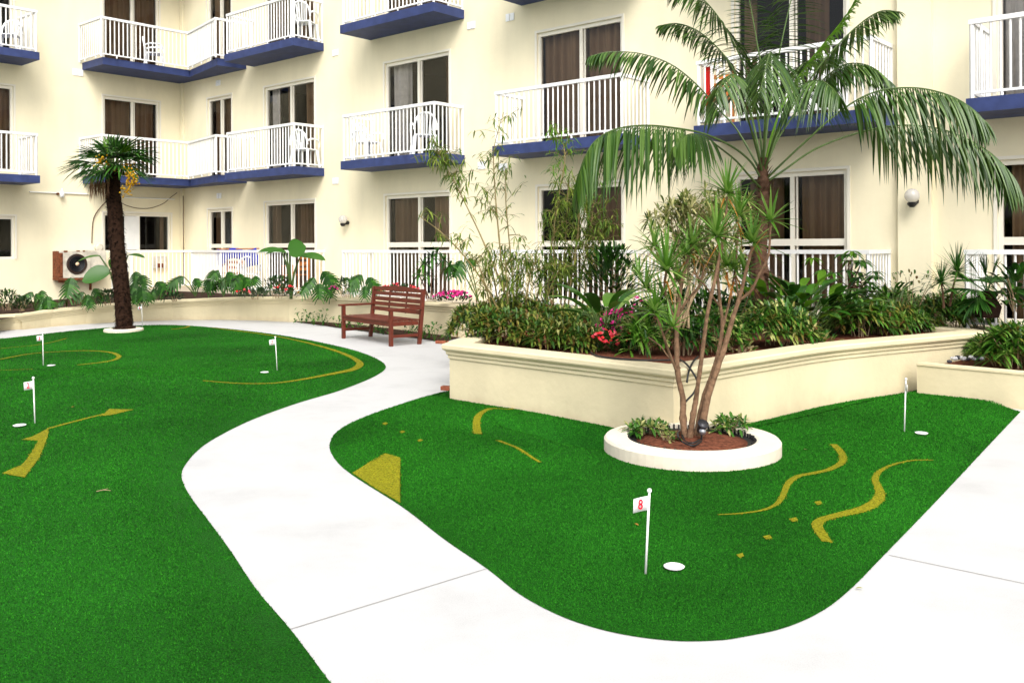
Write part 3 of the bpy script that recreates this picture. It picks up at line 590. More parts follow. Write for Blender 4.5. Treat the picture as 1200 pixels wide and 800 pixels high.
def wood_chair(label,p,rz):
    t=thing('wooden_chair',label,'chair',p,group='orange wooden chairs',rz=rz); ROOTLOC[t]=V((0,0,0)); I=lambda a,b,c:V((a,b,c))
    m=MB(); 
    for k in range(5): m.box(I,-.22,.22,-.2+k*.085,-.135+k*.085,.43,.45)
    m.build('seat',M['orangewood'],t)
    m=MB()
    for k in range(3): m.box(I,-.2,.2,.225,.24,.55+k*.14,.62+k*.14)
    m.build('backrest',M['orangewood'],t)
    for sx in (-1,1):
        m=MB(); m.bar((sx*.22,.23,0),(sx*.22,.25,.98),.035,.04); m.build('leg',M['orangewood'],t)
        m=MB(); m.bar((sx*.22,-.2,0),(sx*.22,-.2,.65),.035,.04); m.build('leg',M['orangewood'],t)
        m=MB(); m.bar((sx*.22,-.23,.665),(sx*.22,.23,.665),.05,.025); m.build('armrest',M['orangewood'],t)
fz=math.atan2(-u.y,u.x); 
def rot(v): return math.atan2(v.y,v.x)
rzW=rot(u)            # chair whose seat front (-y) faces away from the wall
def at_b(x,y,lv,o):   # floor of a balcony seen through picture point x
    r=ray(x,y); t=(CW-o)/(r.x*w.x+r.y*w.y); return FW(V((r.x*t,r.y*t,0)).dot(u),o,SL[lv]+.002)
plastic_chair('white plastic chair at the left end of the middle lower balcony',at_b(431,170,1,.45),rzW+PI/2)
plastic_chair('white plastic chair in front of the open door on the middle lower balcony',at_b(497,160,1,.5),rzW-2.2)
plastic_chair('white plastic chair on the corner lower balcony seen from behind',at_b(357,170,1,.5),rzW-2.8)
plastic_chair('white plastic chair on the upper balcony near its right end',at_b(357,20,2,.5),rzW-2.6)
p=FL(-1.15,.6,SL[2]-.01); plastic_chair('white plastic chair in the angle of the upper corner balcony',p,rzW+2.6)
p=FL(-4.95,.5,SL[2]-.118); plastic_chair('white plastic chair on the upper balcony at the left edge',p,rzW+.9)
plastic_chair('white plastic chair behind the palm fronds on the right lower balcony',at_b(963,110,1,.5),rzW-2.4)
plastic_chair('white plastic chair on the patio beside the blue cloth',FW(-20.9,.5,PZ+.002),rzW-2.3)
wood_chair('orange wooden chair with a red towel on the right lower balcony',at_b(843,110,1,.45),rzW+.5)
wood_chair('orange wooden chair on the patio under the blue cloth',FW(-21.6,.55,PZ+.002),rzW+.7)
wood_chair('orange wooden chair at the right end of the corner patio',FW(-18.9,.5,PZ+.002),rzW-1.2)
t=thing('beach_towel','bright red towel hung over the railing of the right lower balcony','towel',at_b(828,130,1,.8)); mb=MB(); s=at_b(828,130,1,.8).dot(u); z=SL[1]
vs=[]; 
for i in range(9):
    for j in range(5): vs.append(FW(s-.05+.05*j*(1-.04*i)*.6,.78+.02*math.sin(j*2+i*.5),z+.95-.105*i))
mb.add(vs,[(i*5+j,i*5+j+1,i*5+6+j,i*5+5+j) for i in range(8) for j in range(4)]); o_=mb.build('cloth',M['red'],t,smooth=True); o_.modifiers.new('s','SOLIDIFY').thickness=.006
t=thing('blue_parasol','folded deep blue cloth lying behind the corner patio railing','cloth',FW(-21,.6,PZ)); mb=MB(); vs=[]
for i in range(13):
    for j in range(5): vs.append(FW(-22.2+.155*i,.62+.04*math.sin(i*1.7+j),PZ+1.08-.03*math.sin(i*.9)-j*.11*(1 if i>8 or i<3 else .62)))
mb.add(vs,[(i*5+j,i*5+j+1,i*5+6+j,i*5+5+j) for i in range(12) for j in range(4)]); o_=mb.build('cloth',M['bluecloth'],t,smooth=True); o_.modifiers.new('s','SOLIDIFY').thickness=.01
mb=MB(); mb.tube([FW(-22.25,.60,PZ+1.07),FW(-20.3,.60,PZ+1.09)],.016,6); mb.build('pole',M['orangewood'],t)
# ------------------------------------------------ bench
pf,pr_,qf,qr=[G(*p) for p in ((404.7,397.3),(465,407.8),(430.5,393.3),(491.7,402.5))]
c=(pf+pr_+qf+qr)/4; ex=((pr_-pf)+(qr-qf)).normalized(); ey=V((-ex.y,ex.x,0)); BW=((pr_-pf).length+(qr-qf).length)/2*.93; BD=.60; c=c-ex*.04
t=thing('garden_bench','red brown slatted wooden garden bench on the white path','bench',c)
def BF(a,b,zz): return c+ex*a+ey*b+Z*zz
h=BW/2; d=BD/2-.02; wm=M['benchwood']
for sx in (-1,1):
    mb=MB(); mb.box(BF,sx*h-.033,sx*h+.033,-d-.03,-d+.03,0,.60); mb.build('leg',wm,t,bevel=.004)
    mb=MB(); mb.hexa([BF(sx*h+a,b,z) for z,b0 in ((0,d),(.95,d+.09)) for a,b in ((-.033,b0-.03),(.033,b0-.03),(.033,b0+.03),(-.033,b0+.03))]); mb.build('leg',wm,t,bevel=.004)
    mb=MB(); mb.box(BF,sx*h-.045,sx*h+.045,-d-.09,d+.04,.602,.635); mb.build('armrest',wm,t,bevel=.006)
    mb=MB(); mb.box(BF,sx*h-.02,sx*h+.02,-d+.03,d-.03,.14,.19); mb.build('stretcher',wm,t)
    mb=MB(); mb.box(BF,sx*h-.025,sx*h+.025,-d+.031,d-.031,.34,.41); mb.build('seat_rail',wm,t)
mb=MB()
for k in range(6): b0=-d-.04+k*.106; mb.box(BF,-h+.034,h-.034,b0,b0+.092,.41,.436)
mb.box(BF,-h+.034,h-.034,-d-.02,-d+.012,.335,.408); mb.build('seat',wm,t,bevel=.004)
mb=MB()
for z0,z1 in ((.51,.58),(.61,.675),(.695,.765),(.80,.865)):
    mb.hexa([BF(a,b+.09*z/.98,z) for z in (z0,z1) for a,b in ((-h+.036,d-.012),(h-.036,d-.012),(h-.036,d+.012),(-h+.036,d+.012))])
z0,z1,n=.885,.94,16
vs=[BF(-h+.036+(BW-.072)*i/n,d+b+.09*z/.98,z) for i in range(n+1) for b in (-.014,.014) for z in (z0,z1+.035*math.sin(PI*i/n))]
mb.add(vs,[q for i in range(n) for q in ((4*i,4*i+4,4*i+5,4*i+1),(4*i+2,4*i+3,4*i+7,4*i+6),(4*i+1,4*i+5,4*i+7,4*i+3),(4*i,4*i+2,4*i+6,4*i+4))]+[(0,1,3,2),(4*n,4*n+2,4*n+3,4*n+1)])
for a in (-.3,.3): mb.hexa([BF(a+x,b+.09*z/.98+.016,z) for z in (.5,.9) for x,b in ((-.02,d),(.02,d),(.02,d+.012),(-.02,d+.012))])
mb.build('backrest',wm,t)
# ------------------------------------------------ flags and cups
DIG={'8':'8','7':'7','2':'2','3':'3','4':'4'}
def flag(num,top,base,label,face,hh=None,lean=None):
    b=onturf(*base); Y=b.y; tp=D(top[0],top[1],Y); t=thing('hole_flag',label,'flag',b,group='numbered putting flags')
    ax=(tp-b); L=ax.length; ax.normalize(); mb=MB(); mb.tube([b-ax*.02,b+ax*L],.0062,8); mb.build('pole',M['white'],t,smooth=True)
    mb=MB(); mb.ball(tp+ax*.006,.0125,12); mb.build('ball',M['white'],t,smooth=True)
    fd=V((math.cos(face),math.sin(face),0)); nrm=fd.cross(ax).normalized(); W_,H_=.082,.072; o=tp-ax*.02; n=8; vs=[]
    for i in range(n+1):
        for j in range(2): vs.append(o+fd*(W_*i/n)-ax*(H_*j+.012*i/n*1.0)+nrm*(.004*math.sin(i/n*4)))
    mb=MB(); mb.add(vs,[(2*i,2*i+1,2*i+3,2*i+2) for i in range(n)]); fo=mb.build('flag',M['white'],t,smooth=True); fo.modifiers.new('s','SOLIDIFY').thickness=.0015
    cu=bpy.data.curves.new('number','FONT'); cu.body=num; cu.size=.072; cu.align_x='CENTER'; cu.align_y='CENTER'; cu.offset=.0012; cu.extrude=.0006
    to=bpy.data.objects.new('number',cu); COL.objects.link(to); ctr=o+fd*(W_*.55)-ax*(H_*.5+.0066); s=nrm if nrm.y<0 else -nrm
    xd=ax.cross(s).normalized(); m=Matrix((xd,ax,s)).transposed().to_4x4(); m.translation=ctr+s*.0062-V(b); m=m@Matrix.Diagonal((.72,1,1,1))
    dg=bpy.context.evaluated_depsgraph_get(); me=bpy.data.meshes.new_from_object(to.evaluated_get(dg)); me.transform(m); bpy.data.objects.remove(to)
    me.materials.clear(); me.materials.append(M['flagred']); no=bpy.data.objects.new('number',me); COL.objects.link(no); no.parent=fo
flag('8',(761,576),(756.5,672),'near white flag with red number 8 on the right green',PI+.15)
flag('3',(1061.5,445),(1059.8,505.5),'white flag turned edge on near the low planter corner',PI+1.30)
flag('7',(322.6,395.5),(324.8,434),'white flag with a 7 in front of the far yellow curve',PI+.1)
flag('2',(39,443.5),(41,496),'white flag with red number 2 on the left green',PI+.1)
flag('3',(50,391),(50.8,428),'white flag with red number 3 at the far left by the path',PI)
flag('4',(166,357.5),(167,383.5),'small distant white flag just right of the shaggy palm trunk',PI-.1)
for (num,x,y),lab in zip(CUPS,('white lined hole beside flag 8','white lined hole beside the edge on flag','white lined hole left of flag 7','white lined hole left of flag 2','white lined hole right of far left flag 3')):
    p=onturf(x,y); t=thing('golf_hole',lab,'golf hole',p,group='putting holes'); mb=MB(); mb.lathe(p+Z*.004,[(.054,.010),(.050,.012),(.049,.004),(.044,.003),(.0,.003)],28); mb.build('cup',M['cup'],t,smooth=False)
# ------------------------------------------------ tree ring
t=thing('ring_planter','round low white kerb planter at the point of the big planter','planter',RINGC)
n=64; prof=[(RINGR,-.05),(RINGR,.14),(RINGR-.015,.158),(RINGR-.17,.163),(RINGR-.19,.155),(RINGR-.19,.0)]
mb=MB(); mb.lathe(RINGC,prof,n); mb.build('kerb',M['ringpl'],t)
mb=MB(); mb.lathe(RINGC,[(RINGR-.188,.115),(.3,.145),(.0,.16)],40); so=mb.build('soil',M['soil'],t,smooth=True)
mb=MB(); nn=150
for i in range(nn):
    q=2*PI*i/nn
    if i%2==0: 
        f=lambda a,b,cc:RINGC+V(((RINGR-.205+b)*math.cos(q+a),(RINGR-.205+b)*math.sin(q+a),.11+cc)); mb.box(f,-.012,.012,0,.012,0,.05+U(-.006,.006))
mb.lathe(RINGC,[(RINGR-.206,.10),(RINGR-.194,.10),(RINGR-.194,.125),(RINGR-.206,.125)],60); mb.build('edging',M['black'],t)
t=thing('tree_kerb','thin white oval kerb at the foot of the shaggy palm','kerb',onturf(145,387)); c_=onturf(145,386.5); mb=MB(); mb.lathe(V((c_.x,c_.y,0)),[(.36,0),(.36,c_.z+.02),(.34,c_.z+.03),(.22,c_.z+.03),(.2,c_.z)],28); mb.build('kerb',M['ringpl'],t)
# garden spotlight and black hoses
p=V((RINGC.x,RINGC.y,0))+ (G(823,520,.1)-G(811,517,.1)); p.z=.14; t=thing('garden_spotlight','small grey garden spotlight on a stake at the foot of the ringed tree','spotlight',p)
mb=MB(); mb.tube([p-Z*.05,p+Z*.10],.008,6); mb.build('stake',M['black'],t); ax=V((.15,-.55,.75)).normalized(); mb=MB(); mb.lathe(p+Z*.11,[(.022,-.05),(.034,-.03),(.036,.03),(.045,.04),(.045,.05)],16,ax=ax); mb.build('head',M['dmetal'],t,smooth=True)
mb=MB(); mb.ball(p+Z*.085+V((.0,-.03,0)),.03,12); mb.build('lens',M['steel'],t,smooth=True)
tz=PT+.014
def hp(x,y,z): return G(x,y,z)
t=thing('garden_hose','black irrigation hose lying along the rim of the big planter','hose',G(740,421,tz)); mb=MB()
mb.tube(catmull([hp(692,412.5,tz-.03),hp(697,416,tz),hp(712,419,tz),hp(735,421,tz),hp(760,422,tz),hp(785,421.8,tz),hp(798,421.6,tz)],5),.009,7); mb.build('hose',M['black'],t,smooth=True)
t=thing('garden_hose','black hose looping from the planter rim down into the ring planter','hose',G(800,430,.4)); mb=MB(); Yv=8.2
mb.tube(catmull([hp(795,421.5,tz),D(803,425,8.05),D(813,438,7.9),D(817,448,7.9),D(813,460,7.85),D(804,470,7.8),D(799,480,7.7),D(798.5,500,7.55),G(802,516,.15),G(812,519,.155),G(822,514,.155)],5),.009,7)
mb.tube(catmull([hp(818,418,tz),D(812,424,8.1),D(807,436,7.95),D(805,448,7.9)],5),.009,7)
mb.tube(catmull([G(822,517,.15),G(812,522,.16),G(799,517,.18),G(794,509,.24),G(797,504,.16)],5),.008,7)
mb.build('hose',M['black'],t,smooth=True)
# pebbles by the low planter
for k in range(12):
    x,y=1112+k*3.7+U(-1,1),421.5-k*.25+U(-2,2); p=G(x,y,.37); t=thing('pebble',('white' if k%3 else 'dark')+' pebble in the heap at the low planter corner','stone',p,group='white pebbles by the low planter' if k%3 else 'dark pebbles by the low planter')
    mb=MB(); r=U(.022,.04); mb.lathe(p,[(0,-r*.7),(r*.8,-r*.4),(r,0),(r*.7,r*.5),(0,r*.7)],7); mb.build('stone',M['stonew' if k%3 else 'stoned'],t,smooth=False)
# ============================================================= PLANTS
def rv(s=1): return V((U(-1,1),U(-1,1),U(-1,1)))*s
def leaf(mb,p,d,L,W,droop=.3,n=4,fold=.18,prof='lance',mi=0,up=Z,curl=0):
    d=d.normalized(); side=d.cross(up)
    if side.length<.05: side=d.cross(V((U(-1,1),U(-1,1),.01)))
    side.normalize(); nr=side.cross(d).normalized(); vs=[]
    for i in range(n):
        t=i/n
        wd={'lance':(math.sin(PI*min(1,t*.92+.08)))**.8,'strap':min(1,.45+t*4)*(1-t**3*.55),'oval':math.sin(PI*(t*.93+.06))**.6,'grass':1-t*.75,'blunt':min(1,.35+t*3)*(1-max(0,t-.8)*2)}[prof]*W/2
        c=p+d*(L*t)-Z*(droop*L*t*t)+nr*(curl*L*math.sin(PI*t))
        vs+=[c-side*wd+nr*(wd*fold*2),c,c+side*wd+nr*(wd*fold*2)]
    vs.append(p+d*L-Z*(droop*L)); k=len(vs)-1
    fs=[(3*i+j,3*i+3+j,3*i+4+j,3*i+1+j) for i in range(n-1) for j in (0,1)]+[(k-3,k,k-2),(k-2,k,k-1)]
    mb.add(vs,fs,mi)
def updir(el,az): return V((math.cos(el)*math.cos(az),math.cos(el)*math.sin(az),math.sin(el)))
def rosette(mb,p,n,L,W,e0=-.2,e1=1.35,droop=.25,ax=Z,mi=0,prof='strap',fold=.15,ns=4):
    q=Z.rotation_difference(ax)
    for i in range(n):
        az=i*2.39996+U(-.2,.2); el=e0+(e1-e0)*(i/n)+U(-.12,.12); d=q@updir(el,az); leaf(mb,p+d*.01,d,L*U(.8,1.1),W*U(.85,1.1),droop*(1.2-.7*max(0,math.sin(el))),ns,fold,prof,mi)
def bush(mb,c,rx,ry,h,n,L,W,mats=(0,),prof='lance',droop=.3,up=.55,el=None,shell=.55,ns=3):
    for _ in range(n):
        a=U(0,2*PI); r=math.sqrt(U(shell*shell*.3,1)); z=U(.05,1); k=r*math.sqrt(max(.03,1-z*z*.85)); p=c+V((rx*k*math.cos(a),ry*k*math.sin(a),h*z))
        d=V((math.cos(a)*k,math.sin(a)*k,up+z*.5))+rv(.45); leaf(mb,p,d,L*U(.65,1.2),W*U(.75,1.2),droop*U(.4,1.4),ns,.2,prof,random.choice(mats))
def tips(mb,c,rx,ry,h,n,L,W,mats=(0,),k=7,droop=.3,prof='strap',e0=-.1,e1=1.1):
    for _ in range(n):                  # whorled shoots: a rosette on each shoot tip
        a=U(0,2*PI); r=math.sqrt(U(0,1)); z=math.sqrt(max(0,1-r*r*.97))*U(.7,1.1)+.06; p=c+V((rx*r*math.cos(a),ry*r*math.sin(a),h*z))
        ax=V((math.cos(a)*r*.8,math.sin(a)*r*.8,1))+rv(.25); rosette(mb,p,k,L*U(.8,1.2),W,e0,e1,droop,ax.normalized(),random.choice(mats),prof,.15,3)
def stems(mb,c,rx,ry,h,n,r=.006,mi=0):
    for _ in range(n):
        a=U(0,2*PI); q=U(.2,.95); mb.tube([c+V((rx*.25*math.cos(a),ry*.25*math.sin(a),-.03)),c+V((rx*q*.6*math.cos(a),ry*q*.6*math.sin(a),h*.4)),c+V((rx*q*math.cos(a),ry*q*math.sin(a),h*U(.6,.95)))],[r,r*.8,r*.5],5,mi=mi)
def shrub(name,label,cat,p,rx,ry,h,n,L,W,ms,group=None,prof='lance',kind='bush',droop=.3,k=7,stem='twig'):
    t=thing(name,label,cat,p,group); mb=MB(); mi=range(len(ms))
    (bush(mb,p,rx,ry,h,n,L,W,list(mi),prof,droop) if kind=='bush' else tips(mb,p,rx,ry,h,n,L,W,list(mi),k,droop,prof))
    mb.build('foliage',[M[m] for m in ms],t); sb=MB(); stems(sb,p,rx,ry,h,10); sb.build('stem',M[stem],t); return t
# ---- split leaf (monstera)
def monstera(mb,p,d,L,nlobe=6,droop=.35,up=Z,w=.95):
    d=d.normalized(); s=d.cross(up); s=(s if s.length>.05 else V((1,0,0))).normalized(); nr=s.cross(d).normalized()
    def pt(t,off): # along the midrib, off sideways
        return p+d*(L*t)-Z*(droop*L*t*t)+s*off-nr*(abs(off)*.35)-Z*(abs(off)**2/L*.35)
    for sg in (-1,1):
        for i in range(nlobe):
            t0,t1=i/nlobe,(i+.93)/nlobe; tm=(t0+t1)/2; wd=L*w*.5*(math.sin(PI*(.12+.80*tm))**.7)
            fw=.10+.16*tm; m0,m1=pt(t0,0),pt(min(1,t1+.05),0)
            a0,a1=pt(t0+fw*.4,sg*wd*.45),pt(min(1.02,t1+fw*.4),sg*wd*.45); b0,b1=pt(t0+fw+.02,sg*wd*.85),pt(t1+fw-.02,sg*wd*.85); tip=pt(t0+fw+.13,sg*wd*1.08)
            mb.add([m0,m1,a1,a0,b1,b0,tip],[(0,1,2,3),(3,2,4,5),(5,4,6)])
def monstera_plant(label,base,leaves,group='split leaf plants along the back wall'):
    t=thing('split_leaf_plant',label,'plant',base,group)
    for (tip,L,d) in leaves:
        sb=MB(); mid=(base+tip)/2+V((0,0,.06)); sb.tube(catmull([base-Z*.04,mid,tip],4),[.012]*8+[.007],5); sb.build('leaf_stalk',M['stem'],t)
        mb=MB(); monstera(mb,tip,d,L*.76,6,.22,V((0,-.75,.65)),1.2); mb.build('leaf',M['monst'],t)
def BS(x,Y): # base height of the back bed soil
    return .50
def bp3(x,y,z): return G(x,y,z)
def lf(x,y,Y,L,dx,dz,dy=-.5): return (D(x,y,Y),L,V((dx,dy,dz)))
monstera_plant('split leaf plant standing alone at the left end of the back planter',D(42,362,20.3),[lf(38,342,20.2,.34,-.55,-.35),lf(30,346,20.2,.25,-.8,-.4),lf(42,344,20.1,.22,.6,-.5)])
monstera_plant('bright split leaf clump right of the lone left split leaf plant',D(53,362,20.2),[lf(49,340,20.2,.34,.1,-.6),lf(55,347,20.0,.34,.3,-.8),lf(50,352,20.0,.3,-.2,-.8),lf(58,352,20,.26,.7,-.5)])
monstera_plant('split leaf plant in front of the air conditioner',D(78,358,20.6),[lf(83,325,20.3,.52,-.05,-1.0),lf(76,352,20.4,.2,-.7,-.3)])
monstera_plant('low split leaf clump right of the air conditioner fan',D(105,357,20.5),[lf(97,342,20.4,.3,-.6,-.5),lf(103,345,20.3,.3,0,-.8),lf(110,338,20.4,.34,.5,-.3),lf(116,343,20.4,.32,.7,-.5),lf(106,350,20.2,.26,.2,-.8)])
monstera_plant('tall split leaf plant right behind the shaggy palm trunk',D(163,353,20.9),[lf(159,318,21,.4,.15,-.7),lf(165,322,20.9,.4,.5,-.7),lf(158,331,20.8,.42,-.2,-.9),lf(166,335,20.7,.42,.3,-.9),lf(160,340,20.7,.36,.0,-1),lf(170,342,20.7,.32,.6,-.7)])
monstera_plant('split leaf plant leaning right of the shaggy palm',D(176,351,21),[lf(184,330,20.8,.42,.75,-.4),lf(189,332,20.9,.4,.6,-.7),lf(182,338,20.8,.3,-.4,-.8)])
monstera_plant('spreading split leaf plant with long bare stalks left of the corner',D(229,345,21),[lf(215,324,20.9,.5,-.9,-.35),lf(207,330,20.9,.3,-.8,-.6),lf(228,326,21,.36,.5,-.4),lf(240,328,21,.42,.85,-.3)])
for i,(x0,lab) in enumerate(((262,'left'),(290,'right'))):
    monstera_plant('dense split leaf clump before the patio railing, '+('nearest the bare stalked plant' if i==0 else 'nearest the dark low shrubs'),D(x0,345,20.9),[lf(x0+U(-16,12),U(316,332),20.9+U(-.2,.2),U(.3,.42),U(-.8,.8),U(-.7,-.2)) for _ in range(9)])
monstera_plant('big leaved split leaf plant at the foot of the tall arum',D(375,347,20.5),[lf(378,318,20.6,.5,.75,-.5),lf(384,322,20.5,.45,.55,-.9),lf(368,325,20.4,.4,-.5,-.7),lf(362,332,20.3,.36,-.6,-.7),lf(374,332,20.2,.4,.1,-1),lf(382,335,20.3,.36,.6,-.8)])
monstera_plant('split leaf plant behind the left arm of the bench',D(428,347,19.5),[lf(424,322,19.5,.42,-.6,-.3),lf(431,325,19.4,.4,.6,-.5),lf(420,330,19.4,.34,-.7,-.6),lf(437,332,19.4,.32,.8,-.6),lf(428,335,19.3,.3,0,-1)])
monstera_plant('split leaf plant right of the cane stems by the bench',D(561,352,17.6),[lf(541,305,17.8,.42,-.5,-.9),lf(533,310,17.8,.34,-.8,-.5),lf(548,303,17.8,.3,.5,-.3)])
# ---- arum / strelitzia type big paddles
def paddle_plant(label,base,stalks):
    t=thing('giant_arum',label,'plant',base,'tall paddle leaved plants')
    for tip,d,L,W,up in stalks:
        sb=MB(); m=(base*.55+tip*.45)+V(((tip.x-base.x)*-.12,0,.1)); sb.tube(catmull([base-Z*.04,m,tip],5),[.035-.0022*i for i in range(11)],7); sb.build('leaf_stalk',M['stem'],t,smooth=True)
        mb=MB(); leaf(mb,tip,d,L,W,.25,8,.10,'oval',0,up); mb.build('leaf',M['mid'],t,smooth=True)
B_=D(341,348,20.4)
paddle_plant('tall arum with huge paddle leaves before the right end of the corner patio railing',B_,[(D(335,296,20.3),V((-1,-.4,.30)),.62,.34,V((0,-.35,1))),(D(339,296,20.2),V((.55,-.2,.35)),.50,.46,V((-.2,-1,.35))),(D(352,300,20.4),V((1,-.2,.08)),.60,.30,V((0,-.5,1))),(D(330,293,20.6),V((-.9,.2,-.02)),.42,.24,V((0,-.5,1)))])
B_=D(137,352,20.2)
paddle_plant('tall paddle leaved plant partly hidden by the shaggy palm trunk',B_,[(D(117,300,20.3),V((-1,-.3,-.02)),.46,.18,V((0,-.3,1))),(D(128,318,20.1),V((-.9,-.3,-.12)),.55,.40,V((0,-1,.5))),(D(131,315,20.2),V((.3,-.3,.5)),.36,.28,V((0,-1,.4))),(D(150,299,20.4),V((1,-.2,.1)),.42,.17,V((0,-.3,1)))])
# ---- dark low mounds in the back bed
for x,y,Y,rx,h,n,lab in ((8,362,19.7,.28,.36,180,'dark leafy mound at the left edge of the back planter'),(25,363,19.7,.20,.26,140,'low round dark shrub beside the left edge mound'),(127,356,20.4,.26,.26,150,'dark low shrub left of the shaggy palm trunk'),(325,348,20.3,.38,.42,260,'dark low shrub left of the arum stalk'),(406,347,20,.30,.36,200,'dark low shrub left of the bench'),(205,352,20.8,.22,.14,90,'dark low mound under the spreading split leaf plant'),(300,349,20.4,.35,.16,140,'dark ground shrub under the patio railing near the arum')):
    p=D(x,y,Y); shrub('low_shrub',lab,'shrub',p,rx,rx,h,n,.13,.035,('dark','dark','mid') if h>.3 else ('dark',),'dark low shrubs of the back bed')
# red-brown tuft
shrub('low_shrub','reddish leaved low shrub right of the air conditioner bracket','shrub',D(92,356,20.6),.22,.2,.2,110,.1,.03,('bronze','deadleaf'))
# ---- flowering mounds
def flowers(label,p,rx,ry,h,nl,nf,fm,leafm='dark',fr=.026):
    t=thing('flower_clump',label,'flowers',p); mb=MB(); bush(mb,p,rx,ry,h*.85,nl,.075,.035,(0,),'oval',.2); mb.build('foliage',M[leafm],t); mb=MB()
    for _ in range(nf):
        a=U(0,2*PI); r=math.sqrt(U(0,1)); q=p+V((rx*r*math.cos(a),ry*r*math.sin(a),h*(math.sqrt(max(.1,1-r*r*.8))+U(-.05,.1)))); ax=V((U(-.5,.5),U(-1,-.1),U(.3,1))).normalized(); s=ax.cross(V((.3,.2,1))).normalized(); v=ax.cross(s); R_=fr*U(.8,1.15); vs=[q]
        for k in range(10):
            an=2*PI*k/10; rr=R_*(1 if k%2==0 else .72); vs.append(q+s*(rr*math.cos(an))+v*(rr*math.sin(an))+ax*(R_*.3))
        mb.add(vs,[(0,1+k,1+(k+1)%10) for k in range(10)])
    mb.build('blossoms',M[fm],t,kind='stuff')
flowers('red flowers at the foot of the arum stalk',D(341,347,20.1),.12,.1,.2,60,9,'redfl',fr=.035)
flowers('red flowers left of the arum among dark leaves',D(327,346,20.1),.16,.1,.2,60,8,'redfl',fr=.035)
flowers('red flowers under the blue cloth at the planter rim',D(284,349,20.3),.2,.1,.18,60,9,'redfl',fr=.03)
flowers('single magenta flowers beside the arum split leaf plant',D(391,346,20),.12,.1,.2,40,6,'pinkfl',fr=.035)
flowers('magenta flowers at the corner bed beside the long stalked plant',D(199,350,20.8),.14,.1,.22,40,7,'pinkfl',fr=.035)
flowers('red flowers seen over the back of the bench',D(468,346,18.5),.42,.15,.22,120,26,'redfl',fr=.032)
flowers('wide band of magenta flowers right of the bench',D(531,354,17.1),.38,.14,.2,200,80,'pinkfl',fr=.03)
flowers('small red flower clump in the bronze shrubs of the big planter',G(619,406,.58),.14,.1,.18,70,16,'redfl',fr=.022)
flowers('big red and pink flower clump at the hose end on the planter rim',G(710,413,.58),.18,.12,.22,130,40,'redfl',fr=.025)
flowers('dark red flowers beside the cream foliage',G(738,414,.58),.16,.12,.2,110,20,'redfl',fr=.022)
flowers('magenta flowers behind the red clump in the big planter',G(727,407,.58),.30,.18,.40,180,64,'pinkfl',fr=.027)
flowers('magenta flowers below the broad leaved plant',G(748,398,.58),.2,.2,.5,120,16,'pinkfl',fr=.027)
# ---- cane plant behind bench
t=thing('cane_plant','cluster of dark canes with drooping leaf tufts behind the bench','plant',D(508,350,17.7)); cb=MB(); lb=MB()
for x,y,x1,y1 in ((500,350,496,310),(505,351,506,302),(510,351,512,297),(514,352,520,305),(508,351,501,322),(516,352,527,312),(503,350,491,322)):
    a,b=D(x,y,17.7),D(x1,y1,17.7+U(-.15,.15)); cb.tube([a,(a+b)/2+rv(.02),b],[.014,.012,.01],6); rosette(lb,b,13,.26,.045,-.5,1.2,.5)
cb.build('cane',M['trunk'],t); lb.build('foliage',[M['mid']],t)
# ---- seedlings in the strip
for i,(x,y,s) in enumerate(((353,379,1),(366,380,.9),(378,381.5,1.2),(397,383.5,.8),(405,384.5,.9),(424,387.5,.8),(438,389.5,.9),(449,391.5,.8),(482,395.5,1.0),(495,397,.8),(509,399.5,1.0))):
    p=G(x,y,.012); t=thing('seedling',('small leafy seedling in the dark strip, '+('left of' if x<404 else 'under' if x<465 else 'right of')+' the bench'),'plant',p,'seedlings '+('left of' if x<404 else 'under' if x<465 else 'right of')+' the bench'); mb=MB()
    for _ in range(int(26*s)): q=p+V((U(-.15,.15)*s,U(-.08,.08),U(.05,.30)*s)); leaf(mb,q,rv()+Z*.4,.09,.04,.3,3,.2,'oval')
    for _ in range(4): mb.tube([p,p+V((U(-.1,.1),U(-.05,.05),.22*s))],[.005,.003],4)
    mb.build('foliage',M['mid'],t)
# ============================================================= MAIN BED
BZ=PT-.06
bro=[(563,396,.36,.32),(585,398,.34,.34),(607,401,.36,.32),(640,404,.36,.28),(660,406,.34,.27),(682,408,.26,.22),(590,384,.4,.36),(625,386,.42,.36),(652,391,.42,.33),(684,393,.38,.30),(560,383,.35,.3)]
nm=['at the left corner of the big planter','second from the left corner along the planter rim','left of the small red flowers on the rim','right of the small red flowers on the rim','midway along the planter rim','just left of the hose end','in the second row behind the left corner','in the second row under the bamboo','in the second row behind the small red flowers','in the second row left of the broad leaved plant','behind the left corner by the bench path']
for (x,y,r,h),l in zip(bro,nm): shrub('bronze_shrub','bushy bronze green shrub '+l,'shrub',G(x,y,BZ)-V((0,.20,0)),r*1.05,r*.9,h*1.0,130,.12,.026,('bronze','bronze','varieg' if x>640 else 'bronze'),'bronze green shrubs of the big planter',kind='tips',k=7,droop=.35)
bro=[(1000,392,.36,.3),(1022,389,.34,.28),(1044,387,.34,.26),(985,387,.3,.34),(1086,383,.36,.3),(1108,383,.34,.32),(1128,382,.3,.28),(1064,385,.3,.24),(1042,376,.4,.36),(1098,373,.4,.34)]
nm=['right of the broad leaved clump on the rim','with reddish tips on the right rim','left of the strappy tuft on the right rim','behind the pale low plants on the right rim','right of the strappy tuft on the rim','below the spiky dracaena pair','at the right end of the curved rim','under the strappy tuft','in the second row below the pilaster','in the second row below the spiky pair']
for (x,y,r,h),l in zip(bro,nm): shrub('bronze_shrub','bushy bronze green shrub '+l,'shrub',G(x,y,BZ)-V((0,.20,0)),r*1.05,r*.9,h*1.2,130,.14,.030,('bronze','mid','drac','bronze'),'bronze green shrubs of the big planter',kind='tips',k=7,droop=.4)
